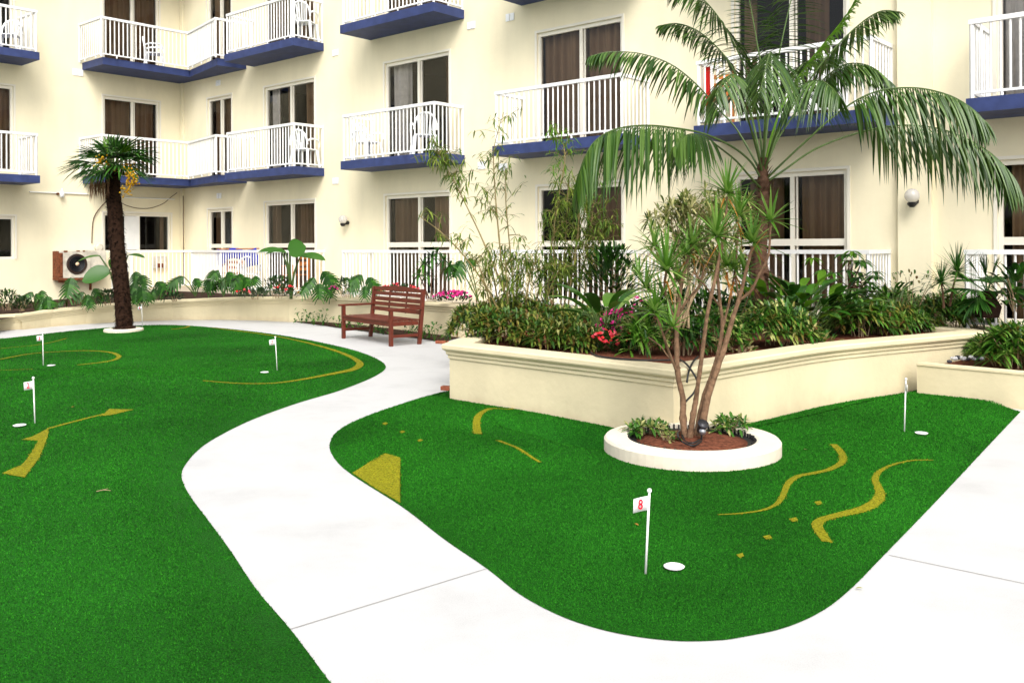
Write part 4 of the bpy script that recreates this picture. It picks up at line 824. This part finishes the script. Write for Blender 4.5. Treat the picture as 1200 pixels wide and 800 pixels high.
shrub('variegated_shrub','large rounded cream and green variegated shrub right of the ringed tree','shrub',G(903,404,BZ)-V((0,.15,0)),.46,.4,.40,260,.13,.032,('varieg','mid','varieg','bronze'),kind='tips',k=7,droop=.3)
shrub('variegated_shrub','variegated shrub right behind the ringed tree stems','shrub',G(838,412,BZ),.30,.26,.38,90,.13,.03,('varieg','mid'),kind='tips',k=7)
shrub('variegated_shrub','variegated shrub left behind the ringed tree stems','shrub',G(800,416,BZ),.28,.22,.34,80,.13,.03,('varieg','mid','dark'),kind='tips',k=7)
shrub('green_shrub','strappy green tuft left of the ringed tree on the rim','shrub',G(756,415,BZ),.22,.2,.28,30,.26,.03,('drac','mid'),kind='tips',k=8,droop=.4)
shrub('pale_plant','cream leaved plant beside the magenta flowers','plant',G(746,409,BZ),.24,.18,.30,170,.09,.035,('pale','varieg'),prof='oval')
shrub('pale_plant','low cream leaved plant at the right foot of the variegated shrub','plant',G(955,403,BZ)-V((0,.1,0)),.25,.16,.13,80,.1,.035,('pale','varieg','mid'),prof='oval')
shrub('pale_plant','low cream leaved plant at the rim right of the ringed tree','plant',G(862,412,BZ)-V((0,.08,0)),.2,.14,.10,60,.09,.035,('pale','mid'),prof='oval')
shrub('dark_shrub','dense dark glossy shrub before the bamboo railing','shrub',D(716,346,12.4),.42,.4,.62,420,.16,.04,('dark','dark','mid'),kind='bush')
shrub('dark_shrub','dark foliage filling the bed behind the ringed tree','shrub',G(815,385,BZ),.75,.35,.42,420,.2,.05,('dark','mid','dark'))
shrub('dark_shrub','dark foliage between the feather palm and the variegated shrub','shrub',G(880,382,BZ),.5,.35,.34,260,.2,.05,('dark','mid'))
shrub('dark_shrub','dark undergrowth behind the magenta flowers','shrub',G(735,383,BZ),.6,.3,.28,260,.16,.045,('dark','bronze'))
shrub('dark_shrub','dark low bushes under the palmate shrub','shrub',G(1010,376,BZ),.6,.35,.36,300,.16,.05,('dark','mid','dark'))
shrub('dark_shrub','dark low bush left of the small fan palm','shrub',G(1118,372,BZ),.4,.3,.3,200,.15,.04,('dark','mid'))
def broad(label,p,n,L,W,spread,h,ms=('mid','dark'),el=(.5,1.35)):
    t=thing('broad_leaf_plant',label,'plant',p); mb=MB(); sb=MB()
    for i in range(n):
        a=i*2.4+U(-.3,.3); e=U(*el); d=updir(e,a); r=U(.02,spread*.35); q=p+V((math.cos(a)*r,math.sin(a)*r,0)); tip=q+d*(h*U(.5,1)); sb.tube([q-Z*.03,(q+tip)/2+Z*.02,tip],[.008,.007,.005],5); leaf(mb,tip,(d+V((math.cos(a),math.sin(a),-.1))*.5),L*U(.75,1.1),W*U(.8,1.1),.35,6,.12,'lance',i%len(ms))
    mb.build('foliage',[M[m] for m in ms],t,smooth=True); sb.build('leaf_stalk',M['stem'],t)
broad('big clump of broad glossy leaves right of the feather palm',G(925,392,BZ),80,.46,.14,1.3,.70,('mid','mid','mid','bright'))
broad('second clump of broad glossy leaves beside the palmate shrub',G(960,389,BZ),54,.42,.13,1.1,.62,('mid','dark','bright'))
broad('broad leaved plant with long upright leaves left of the ringed tree',D(706,376,9.9),18,.66,.14,.5,.2,('mid','mid','drac'),(.35,1.4))
broad('broad leaved plant hidden behind the ringed tree stems',G(840,395,BZ),18,.36,.13,.5,.35,('mid','kentia'))
broad('low broad leaved plant behind the left rosettes of the ringed tree',G(772,396,BZ),20,.40,.14,.5,.34,('mid','drac'))
# strappy tuft
t=thing('strappy_tuft','arching strappy green tuft on the right rim below the pilaster','plant',G(1062,380,BZ)); mb=MB(); rosette(mb,G(1062,380,BZ)+Z*.28,34,.42,.035,.1,1.3,.75,prof='grass',ns=6); mb.build('foliage',M['drac'],t); mb=MB(); mb.tube([G(1062,380,BZ),G(1062,380,BZ)+Z*.3],.02,6); mb.build('stem',M['stem'],t)
# palmate shrub
p0=D(995,358,12.3); t=thing('palmate_shrub','upright shrub with drooping palmate leaves right of the patio railing','shrub',p0); mb=MB(); sb=MB()
for i in range(30):
    x,y=random.choice(((985,312),(1005,303),(1015,312),(972,318),(995,300),(1025,322),(1000,322),(960,305),(980,330),(1012,335),(1035,340),(990,345),(1018,350)))
    c=D(x+U(-8,8),y+U(-6,6),12.3+U(-.35,.35)); sb.tube([p0+Z*U(.1,.5),(p0+c)/2+Z*.1,c],[.008,.006,.003],4)
    for k in range(7): a=2*PI*k/7+U(-.2,.2); leaf(mb,c,V((math.cos(a),math.sin(a),U(-.1,.25))),U(.14,.2),.045,.55,4,.15,'lance',0 if i%6 else 1)
mb.build('foliage',[M['mid'],M['bright']],t); sb.tube([p0-Z*.1,p0+Z*.35,p0+Z*.6],[.02,.016,.01],6); sb.build('stem',M['dmetal'] if 0 else M['trunk'],t)
shrub('bare_shrub','sparse small leaved twiggy shrub before the pilaster','shrub',D(1068,357,12),.45,.3,.42,110,.07,.03,('mid','bronze'),prof='oval')
# drooping fern-like
broad('drooping leaved plant left of the strappy tuft',D(1042,362,11.8),26,.3,.05,.4,.28,('mid','dark'),(.6,1.4))
# spiky dracaenas at the right
def spiky(label,base,tops,L,group):
    t=thing('spiky_dracaena',label,'plant',base,group); sb=MB(); mb=MB()
    for tp in tops: sb.tube([base-Z*.03,(base+tp)/2+V((U(-.03,.03),0,0)),tp],[.016,.013,.012],6); rosette(mb,tp,46,L,.022,-.5,1.45,.15,prof='grass',fold=.2)
    mb.build('foliage',M['mid'],t); sb.build('stem',M['trunk'],t)
spiky('taller spiky dracaena left of the small fan palm',D(1113,356,11.6),[D(1122,318,11.6)],.40,'spiky dracaenas by the right railing')
spiky('shorter spiky dracaena left of its taller twin',D(1106,358,11.5),[D(1103,331,11.5)],.33,'spiky dracaenas by the right railing')
# fan leaf and fan palms
def fanleaf(mb,c,d,L,span=2.4,n=22,mi=0,droop=.25,W=None):
    d=d.normalized(); s=d.cross(Z); s=(s if s.length>.05 else V((1,0,0))).normalized(); nr=s.cross(d); W=W or 2*L*math.sin(span/n/2)*.75
    for k in range(n):
        a=-span/2+span*(k+.5)/n; v=d*math.cos(a)+s*math.sin(a); leaf(mb,c,v+nr*U(-.05,.05),L*(1-.18*abs(a)/(span/2))*U(.92,1.05),W,droop*U(.6,1.5),5,.25,'strap' if k%2 else 'blunt',mi,up=nr)
B_=D(1157,367,11.6); t=thing('dwarf_fan_palm','small fan palm with stubby trunk before the right railing','palm tree',B_); mb=MB(); mb.tube([B_-Z*.05,B_+Z*.08,B_+Z*.2,B_+Z*.28],[.12,.14,.10,.06],12,jit=.25)
for k in range(40): a=U(0,6.28); q=B_+V((.11*math.cos(a),.11*math.sin(a),U(0,.22))); leaf(mb,q,V((math.cos(a),math.sin(a),1.1)),.1,.04,0,2)
mb.build('trunk',M['shag'],t)
for dx,dz,dy,L in ((-1,.18,-.35,.5),(-.75,-.28,-.5,.42),(1,.15,-.3,.5),(.85,.02,.3,.46),(-.1,1,.0,.42),(.25,1,-.1,.4),(-.35,.9,.2,.4),(.5,.5,.6,.4),(-.6,.6,.6,.42)):
    d=V((dx,dy,dz)).normalized(); mb=MB(); a=B_+Z*.26; c=a+d*.2; mb.tube([a,c],[.010,.007],5); fanleaf(mb,c,d,L,2.2 if dz<.7 else .9,22); mb.build('frond',M['fan'],t)
# creeping ground cover and the low planter shrubs
gp=G(1165,392,.45); mb=MB()
for _ in range(900):
    x=U(1150,1215); y=U(371,402); q=G(x,y,.50-(y-371)/31*.09); leaf(mb,q+Z*U(0,.06),rv()+Z*.6,.06,.03,.2,2,.2,'oval',random.choice((0,0,1,2)))
tag(mb.build('ground_cover',[M['dark'],M['bronze'],M['mid']]),'creeping dark small leaved cover on the red soil by the fan palm','ground cover',kind='stuff')
for x,y,r,h,l in ((1172,425,.30,.30,'left of its neighbour'),(1192,428,.32,.36,'cut by the picture edge'),(1212,424,.34,.34,'outermost'),(1190,412,.3,.28,'behind the front pair'),(1158,416,.18,.16,'small and nearest the pebbles')):
    shrub('green_shrub','strappy green shrub in the low right planter, '+l,'shrub',G(x,y,.38),r,r*.8,h,60,.18,.028,('mid','bronze','drac'),'strappy shrubs of the low planter',kind='tips',k=8,droop=.4)
shrub('dark_shrub','dark leafy plant at the right picture edge before the railing','shrub',D(1196,362,11.3),.35,.3,.5,160,.18,.06,('dark','mid'))
# ring planter plants
for x,y,l in ((758,511,'left'),(857,508,'right')):
    p=G(x,y-3,.14); shrub('striped_plant','cream striped leafy plant in the ring planter '+l+' of the stems','plant',p,.16,.13,.09,30,.09,.026,('pale','varieg','mid'),kind='tips',k=7,droop=.35)
p=G(781,517,.14); shrub('striped_plant','tiny cream striped plant by the hose in the ring planter','plant',p,.07,.06,.06,7,.08,.024,('pale','mid'),kind='tips',k=5)
# ============================================================= RINGED TREE
Bt=V((1.44,7.47,0)); b0=G(810,521,.09); b0=V((b0.x,b0.y,.10))
t=thing('dragon_tree','many stemmed dragon tree with spiky leaf tufts in the ring planter','tree',b0)
YT=b0.y
def T(x,y,dy=0): return D(x,y,YT+dy)
trunks=[([(803,521,0),(801,490,0),(800,465,.05),(795,440,.05),(792,405,.08),(793.6,368,.1),(798,335,.12),(806,305,.15),(812,290,.15)],.030,.011),
([(808,522,-.03),(812,490,-.05),(815,468,-.05),(818,450,-.1),(823,410,-.15),(829,366,-.2),(837,330,-.2),(843,295,-.2),(840,280,-.2)],.026,.009),
([(819,520,.03),(824,492,.03),(830,465,.05),(840,434,.08),(849,405,.1),(858,375,.12),(866,352,.12),(872,325,.1),(878,300,.1),(882,288,.1)],.034,.010),
([(815,521,.05),(818,495,.08),(826,462,.12),(838,425,.2),(846,385,.25),(844,350,.28),(842,315,.3),(850,270,.3),(852,230,.3)],.024,.008),
([(795,440,.05),(786,415,0),(778,395,-.1),(770,372,-.15),(767,366,-.15)],.012,.008),
([(797,432,.05),(783,418,.12),(775,405,.2),(760,395,.3)],.008,.005),
([(866,352,.12),(880,340,.05),(890,322,0),(900,300,-.05),(903,270,-.05),(903,262,-.05)],.012,.008),
([(793,380,.1),(783,355,.0),(778,335,-.05),(781,318,-.1)],.012,.009),
([(798,335,.12),(790,320,.25),(785,305,.3),(767,290,.35)],.010,.007),
([(846,390,.25),(856,350,.4),(862,310,.45),(866,262,.45)],.012,.007),
([(793,372,.1),(806,350,.2),(818,335,.3),(826,310,.35)],.012,.007),
([(844,360,.28),(833,345,.1),(826,335,0),(812,318,-.05)],.009,.007),
([(866,355,.12),(864,335,.3),(860,318,.35)],.009,.007),
([(778,395,-.1),(790,375,-.3),(786,372,-.35),(788,386,-.4)],.007,.005)]
mb=MB()
for pts,r0,r1 in trunks:
    c=catmull([T(*q)+rv(.006) for q in pts],5); k=len(c); kn=[1+.22*max(0,math.sin(i*1.7+r0*400))**6 for i in range(k)]
    mb.tube(c,[(r0+(r1-r0)*(i/(k-1))**.8)*kn[i] for i in range(k)],9,jit=.10)
mb.build('trunk',M['bark'],t,smooth=True)
ros=[(812,287,.15,.34,34),(840,277,-.2,.40,42),(882,285,.1,.36,36),(852,227,.3,.40,38),(767,365,-.15,.36,36),(903,259,-.05,.34,26),(781,317,-.1,.44,44),(767,289,.35,.30,26),(866,253,.45,.36,30),(860,316,.35,.28,22),(788,384,-.4,.30,16),(805,298,.1,.26,18),(873,318,.25,.26,18),(757,338,.1,.30,24),(795,330,.2,.28,20),(748,322,.3,.26,18),(852,312,.3,.28,20),(778,347,.1,.28,20)]
for x,y,dy,L,n in ros:
    mb=MB(); c=T(x,y,dy); rosette(mb,c,int(n*.85),L*.86,.032,-.3,1.45,.14,ax=(Z+rv(.22)).normalized(),prof='grass',fold=.22,ns=5); mb.build('leaf_tuft',M['drac'],t)
mb=MB()
for _ in range(26):
    x,y,dy,L,n=random.choice(ros); c=T(x+U(-4,4),y+U(4,14),dy); a=U(0,6.28); leaf(mb,c,V((math.cos(a),math.sin(a),-.9)),.2,.018,.3,4,.2,'grass')
mb.build('dry_leaves',M['orangeleaf'],t)
# ============================================================= CREAM-EDGED TREE BEHIND
p=D(800,385,9.2); t=thing('cream_leaf_tree','bushy pale tree with small cream edged leaf whorls behind the ringed tree','tree',p); sb=MB(); mb=MB(); mb2=MB()
nodes=[D(x,y,9.3+dy) for x,y,dy in ((778,300,.1),(795,285,-.1),(812,268,.2),(832,262,-.2),(850,275,.1),(820,300,-.2),(845,300,.2))]
for q in nodes: b_=p+V((U(-.08,.08),U(-.08,.08),0)); sb.tube(catmull([b_,b_.lerp(q,.5)+rv(.05),q],5),[.014-.0007*k for k in range(11)],6)
for i in range(62):
    while 1:
        x,y=U(764,872),U(228,322)
        if ((x-815)/56)**2+((y-276)/46)**2<1 or ((x-840)/35)**2+((y-250)/25)**2<1: break
    c=D(x,y,9.3+U(-.4,.4)); m=min(nodes,key=lambda q:(q-c).length); sb.tube(catmull([m,(m+c)/2+rv(.03),c],3),[.006]*6+[.004],5)
    for _ in range(4): q=c+rv(.10); rosette(mb if random.random()<.75 else mb2,q,11,.13,.024,-.6,1.3,.25,ax=(Z+rv(.6)).normalized(),prof='lance',ns=3)
mb.build('crown',M['pale'],t); mb2.build('crown',M['varieg'],t); sb.build('trunk',M['twig'],t,smooth=True)

# ---- litter blown onto the turf
for x,y,k,l in ((113,577,'twig','pale dry twig lying on the near left turf'),(946,528,'leaf','small dry leaf left of the upper wavy yellow line'),(1003,691,'leaf','small pale dry leaf right of the lower wavy yellow line'),(748,617,'leaf','tiny yellowed leaf just left of flag 8'),(280,411,'leaf','pale dry leaf on the far left green before flag 7'),(84,478,'leaf','yellow dry leaf on the left green above the arrow mark')):
    p=onturf(x,y)+Z*.009; mb=MB()
    if k=='twig': mb.tube([p,p+V((.04,.015,.006)),p+V((.09,.01,.002))],[.003,.003,.002],5); mb.tube([p+V((.04,.015,.006)),p+V((.055,.05,.006))],[.002,.0015],5)
    else: leaf(mb,p,V((U(-1,1),U(-1,1),.15)),.035,.016,.1,4,.2,'oval')
    t=thing('fallen_'+k,l,k,p); mb.build('blade' if k=='leaf' else 'stick',M['twig'] if k=='twig' else M['orangeleaf'] if x in (748,84) else M['pale'],t)
# ============================================================= FEATHER PALM
KY=11.2
kb=D(892,392,KY); kb.z=BZ; t=thing('feather_palm','tall feather palm with long drooping fronds rising behind the ringed tree','palm tree',kb); kentia=t
mb=MB(); tp=[(892,395),(891,360),(892,330),(890,300),(892,270),(893,245),(894,220),(894,200),(894,185)]
c=catmull([D(x,y,KY) for x,y in tp],5); k=len(c); mb.tube(c,[.105-.055*(i/(k-1))+.012*((i%4)==0) for i in range(k)],12,jit=.10)
for i in range(90):                       # fibrous leaf bases
    q=random.choice(c[5:-3]); a=U(0,2*PI); leaf(mb,q+V((math.cos(a),math.sin(a),0))*.065,V((math.cos(a)*.5,math.sin(a)*.5,U(-.2,1))),U(.08,.2),.035,.2,2,.1,'grass')
mb.build('trunk',M['trunk'],t)
mb=MB()
for x,y,dx in ((880,232,-1),(884,240,-1),(886,262,-1),(882,300,-.8),(896,320,.5),(888,330,-.4),(898,345,.6)):
    for _ in range(3): leaf(mb,D(x,y,KY-.1),V((dx,U(-.6,.3),U(-.5,.2))),U(.25,.45),.03,.35,4,.2,'grass')
mb.build('dry_leaves',M['deadleaf'],t)
def frond(parent,pts,t0,L,hang,n=46,mat_='kentia',fwd=.55,sidew=1.,lw=.031,asym=None,name='frond',stalk='stem'):
    c=catmull([V(p) for p in pts],12); k=len(c); sb=MB(); sb.tube(c,[.0135*(1-.8*i/(k-1))+.002 for i in range(k)],6)
    mb=sb
    n=int(n*1.3)
    for i in range(n):
        tt=t0+(1-t0)*(i+.5)/n; f=tt*(k-1); j=min(int(f),k-2); p=c[j].lerp(c[j+1],f-j); tg=(c[j+1]-c[j]).normalized(); s=tg.cross(Z); s=(s if s.length>.08 else V((1,.2,0))).normalized(); q=(tt-t0)/(1-t0)
        ll=L*.95*(.45+.55*math.sin(PI*min(1,q*.8+.18)))*(1-.45*q*q)
        for sg in (-1,1):
            if asym and sg==asym and random.random()<.5: continue
            d=s*(sg*sidew*U(.85,1.1))+tg*(fwd*(.7+.6*q))-Z*hang*U(.4,1.05)+rv(.10)
            leaf(mb,p,d,ll*U(.85,1.08),lw*U(.8,1.1),U(.25,.6)*hang+.12,6,.28,'lance',1,up=(Z+s*.01))
    return mb.build(name,[M[stalk],M[mat_]],parent)
def K(*pts): return [D(x,y,KY+dy) for x,y,dy in pts]
FR=[(K((893,212,0),(880,190,-.1),(858,172,-.2),(825,157,-.3),(790,150,-.4),(755,147,-.5),(720,152,-.6),(695,168,-.65),(682,195,-.7),(676,222,-.72)),.40,.66,1.5,58),
 (K((893,205,0),(880,180,.1),(862,150,.2),(842,128,.25),(815,98,.3),(785,75,.3),(750,63,.3),(715,61,.3),(692,66,.3)),.36,.50,.8,46),
 (K((894,205,0),(886,160,.2),(876,120,.4),(864,90,.55),(846,62,.7),(820,38,.8),(795,28,.9),(775,30,.95)),.42,.55,.5,40),
 (K((894,200,0),(896,150,.1),(896,100,.3),(888,55,.5),(880,10,.7),(870,-40,.9)),.42,.5,.3,34),
 (K((894,205,0),(896,160,-.2),(899,115,-.4),(902,82,-.6),(903,63,-.9),(901,66,-1.3),(896,85,-1.6),(890,110,-1.8)),.45,.62,1.2,36),
 (K((895,200,0),(904,160,-.05),(918,122,-.1),(940,84,-.15),(965,52,-.2),(992,18,-.25),(1010,-12,-.3)),.40,.5,.25,40),
 (K((895,205,0),(910,160,.2),(935,115,.4),(965,72,.5),(1000,35,.6),(1030,14,.6),(1052,14,.6)),.48,.45,.8,36),
 (K((895,205,0),(908,170,.3),(930,135,.5),(960,98,.6),(990,76,.6),(1020,78,.6),(1045,98,.6)),.5,.45,.9,36),
 (K((896,212,0),(912,196,-.1),(945,165,-.2),(985,130,-.35),(1025,108,-.45),(1070,103,-.5),(1110,111,-.55),(1140,128,-.6),(1160,150,-.6)),.42,.60,1.3,54),
 (K((896,215,0),(918,200,.05),(955,175,.1),(1005,156,.1),(1055,147,.1),(1105,152,.05),(1150,172,0),(1180,198,0),(1193,222,0)),.42,.62,1.4,56),
 (K((893,222,0),(878,206,-.3),(862,188,-.5),(842,172,-.7),(826,160,-.9),(806,158,-1.0),(790,172,-1.05)),.62,.45,1.3,22),
 (K((894,200,0),(890,150,.3),(880,100,.6),(862,55,.9),(838,15,1.1),(812,-10,1.2),(790,-14,1.2)),.42,.62,.7,36),
 (K((894,200,0),(900,140,.2),(908,90,.5),(918,40,.8),(930,-10,1.0),(945,-50,1.2)),.38,.62,.5,36),
 (K((894,205,0),(884,165,-.3),(874,130,-.6),(868,100,-.9),(862,88,-1.2),(850,92,-1.5),(838,112,-1.7)),.45,.55,1.1,32),
 (K((895,205,0),(908,160,-.3),(926,120,-.6),(945,98,-.9),(965,96,-1.2),(985,115,-1.4)),.45,.55,1.1,32),
 (K((895,205,0),(905,165,.5),(915,125,1.0),(930,90,1.4),(950,70,1.7),(985,70,1.9)),.45,.45,.7,30)]
for i,(pts,t0,L,hang,n) in enumerate(FR):
    frond(kentia,pts,t0,L,hang,n,'bright' if i==5 else 'kentia',stalk='bright' if i==5 else 'stem',name='frond')
# ============================================================= SHAGGY FAN PALM
WB=onturf(145,386); WY=WB.y; WB.z-=.02
t=thing('shaggy_fan_palm','fan palm with dark shaggy trunk growing from the left green','palm tree',WB); mb=MB()
c=catmull([D(x,y,WY) for x,y in ((146,386),(145,370),(143,345),(140,315),(137,285),(135,255),(133,230),(132,208),(131,196))],8); k=len(c)
rad=[(.20 if i<3 else .155)-.025*(i/(k-1)) for i in range(k)]
mb.tube(c,rad,14,jit=.06)
for i in range(1500):
    f=U(0,k-1.01); j=int(f); p=c[j].lerp(c[j+1],f-j); a=U(0,2*PI); n=V((math.cos(a),math.sin(a),0)); leaf(mb,p+n*(rad[j]*.94),n*.6+Z*U(-.9,.7)+rv(.3),U(.03,.085),U(.02,.045),.3,2,.1,'grass')
mb.build('trunk',M['shag'],t)
top=D(131,197,WY)
fd=[(76,190,-.3,.2),(95,172,-.5,.3),(112,163,-.2,.5),(126,160,.2,.7),(142,160,-.1,.9),(160,160,-.4,.9),(178,172,-.2,.5),(184,184,.2,.3),(90,206,-.4,-.4),(105,212,-.6,-.6),(165,205,-.4,-.4),(150,200,-.8,-.1),(118,190,-.9,.1),(100,180,.5,.3),(135,175,.8,.8),(165,182,.7,.3),(125,178,-.8,.6),(152,176,-.6,.5),(172,195,.2,-.1),(84,198,.4,.0)]
for x,y,dy,_ in fd:
    e=D(x,y,WY+dy); d=(e-top); L=max(.5,d.length*.78)*U(.9,1.1); pe=top+d*.42+Z*.05; mb=MB(); mb.tube([top-Z*.06,top+d*.22+Z*.05,pe],[.016,.012,.009],5); fanleaf(mb,pe,d.normalized()+Z*.12,L,2.3,22,1,.34,.034); mb.build('frond',[M['stem'],M['fan']],t)
# fresh upright spear
mb=MB(); fanleaf(mb,top+V((.15,-.1,.15)),V((.6,-.3,.55)),.62,.6,9,0,.1); fanleaf(mb,top+V((-.05,-.1,.15)),V((-.05,-.1,1)),.5,.35,5,0,.05); mb.build('frond',M['bright'],t)
def bunch(x0,y0,x1,y1,n,dy=-.75):
    mb=MB(); a,b=D(x0,y0,WY+dy),D(x1,y1,WY+dy); mb.tube(catmull([top-Z*.05,a,b],5),.012,5)
    for _ in range(n):
        f=random.random()**.8; p=a.lerp(b,f)+rv(.09); r=U(.015,.026); mb.lathe(p,[(0,-r),(r,0),(0,r)],5)
    mb.build('flower_cluster',M['yellowfl'],t)
bunch(147,198,158,214,55); bunch(156,207,147,226,50); bunch(121,184,116,194,25); bunch(150,192,156,205,20,-.2)
mb=MB()
for _ in range(70):
    x,y=U(106,128),U(206,220); a=D(x,y,WY-.25+U(-.1,.2)); leaf(mb,a,V((U(-.5,.3),U(-.2,.2),-1)),U(.15,.32),U(.015,.04),.2,3,.2,'grass')
mb.build('dead_frond',M['deadleaf'],t)
# ============================================================= BAMBOO
def culm_leaf(mb,p,n,L=.13,spread=.9):
    for _ in range(n): leaf(mb,p+rv(.03),V((U(-1,1),U(-1,1),U(-.9,.35)))*spread+rv(.2),L*U(.65,1.2),.021*U(.7,1.15),.45,3,.15,'lance')
def bamboo(label,culms,side,npt,group=None,mat_='bamleaf'):
    b=D(*culms[0][0]); t=thing('bamboo',label,'bamboo',b); cb=MB(); lb=MB()
    for pts,dens,t0 in [(c[0:-2],c[-2],c[-1]) for c in culms]:
        c=catmull([D(*p) for p in pts],8); k=len(c); cb.tube(c,[.015*(1-.75*i/(k-1))*(1.25 if i%5==0 else 1) for i in range(k)],6)
        for i in range(int(dens)):
            f=(t0+(1-t0)*random.random()**.85)*(k-1.01); j=int(f); p=c[j].lerp(c[j+1],f-j); d=V((U(-1,1),U(-.8,.8),U(-.1,.9))).normalized()*U(.06,side); q=p+d; q2=q+d*.3-Z*.05
            cb.tube([p,p+d*.6+Z*.02,q,q2],[.004,.003,.0025,.002],4)
            for s in (.55,.8,1,1.2): culm_leaf(lb,p+d*s,npt)
    lb.build('foliage',M[mat_],t); cb.build('culm',M['culm'],t)
bamboo('tall leaning bamboo culm arching left in front of the middle balcony',[((607,400,12.2),(590,340,12.3),(565,280,12.4),(540,228,12.5),(524,198,12.5),(515,182,12.5),46,.55),((600,395,12.2),(572,340,12.1),(548,305,12.0),(520,275,11.9),(490,252,11.9),10,.55)],.32,2)
bamboo('upright bare bamboo culm with thin twigs beside the balcony corner',[((596,392,12.6),(590,330,12.6),(584,270,12.6),(580,220,12.6),(579,175,12.6),(590,132,12.6),26,.25),((604,392,12.8),(600,320,12.8),(593,240,12.8),(592,195,12.8),18,.25)],.36,2)
bamboo('dense leafy bamboo clump rising from the bronze shrubs',[((598+dx,398,12.2+dy),(592+dx*1.8,360,12.2+dy),(588+dx*2.6,320,12.2+dy),(586+dx*3.2,300+abs(dx)*.5,12.2+dy),26,.10) for dx,dy in ((-9,0),(-4,.3),(2,-.2),(7,.2),(13,0),(19,.3),(25,-.1))],.30,2)
bamboo('bushy bamboo in front of the half hidden door',[((660+dx,392,13.2+dy),(662+dx*1.4,340,13.2+dy),(668+dx*1.9,290,13.2+dy),(672+dx*2.2,y1,13.2+dy),n,.35) for dx,dy,y1,n in ((-10,0,240,44),(-3,.3,215,48),(4,-.2,222,48),(11,.2,236,46),(17,0,262,36))],.34,2)
bamboo('slender yellow green bamboo sprays above the half hidden door',[((640,392,13.6),(645,300,13.6),(655,230,13.6),(662,180,13.6),(650,150,13.6),22,.55),((655,392,13.8),(672,300,13.8),(690,230,13.8),(705,190,13.8),16,.55)],.34,2,mat_='bright')
# ============================================================= LIGHT, SKY, CAMERA
EL=R(46)
sd=V((.14,-1,0)).normalized()*math.cos(EL)+Z*math.sin(EL)      # towards the sun
li=bpy.data.lights.new('sun','SUN'); li.energy=SUN_E; li.angle=R(32); li.color=(1,.96,.90); so=bpy.data.objects.new('sun',li); COL.objects.link(so); so.rotation_euler=(-sd).to_track_quat('-Z','Y').to_euler(); so.location=(0,0,30)
wd=bpy.data.worlds.new('World'); sc.world=wd; wd.use_nodes=True; N=wd.node_tree.nodes; L=wd.node_tree.links; bg=N['Background']
sk=N.new('ShaderNodeTexSky'); sk.sky_type='NISHITA'; sk.sun_disc=False; sk.sun_elevation=EL; sk.sun_rotation=math.atan2(sd.x,sd.y); sk.air_density=1; sk.dust_density=4; sk.ozone_density=.6
hs=N.new('ShaderNodeHueSaturation'); hs.inputs['Saturation'].default_value=.30; L.new(sk.outputs[0],hs.inputs['Color']); L.new(hs.outputs[0],bg.inputs[0]); bg.inputs[1].default_value=SKY_E
cd=bpy.data.cameras.new('camera'); cam=bpy.data.objects.new('camera',cd); COL.objects.link(cam); sc.camera=cam
cd.sensor_width=36; cd.sensor_fit='HORIZONTAL'; cd.lens=F/1200*36; cd.shift_y=-112/1200; cd.clip_end=300; cd.clip_start=.1
xa=V((CR,0,-SR)); ya=V((SR,0,CR)); za=V((0,-1,0)); m=Matrix((xa,ya,za)).transposed().to_4x4(); m.translation=V((0,0,CH)); cam.matrix_world=m
vs_=sc.view_settings; vs_.view_transform='Standard'; vs_.look='None'; vs_.gamma=1; vs_.use_curve_mapping=False; vs_.exposure=EXPO
sc.cycles.max_bounces=6; sc.cycles.transparent_max_bounces=10; sc.cycles.use_denoising=True; sc.cycles.sample_clamp_indirect=6
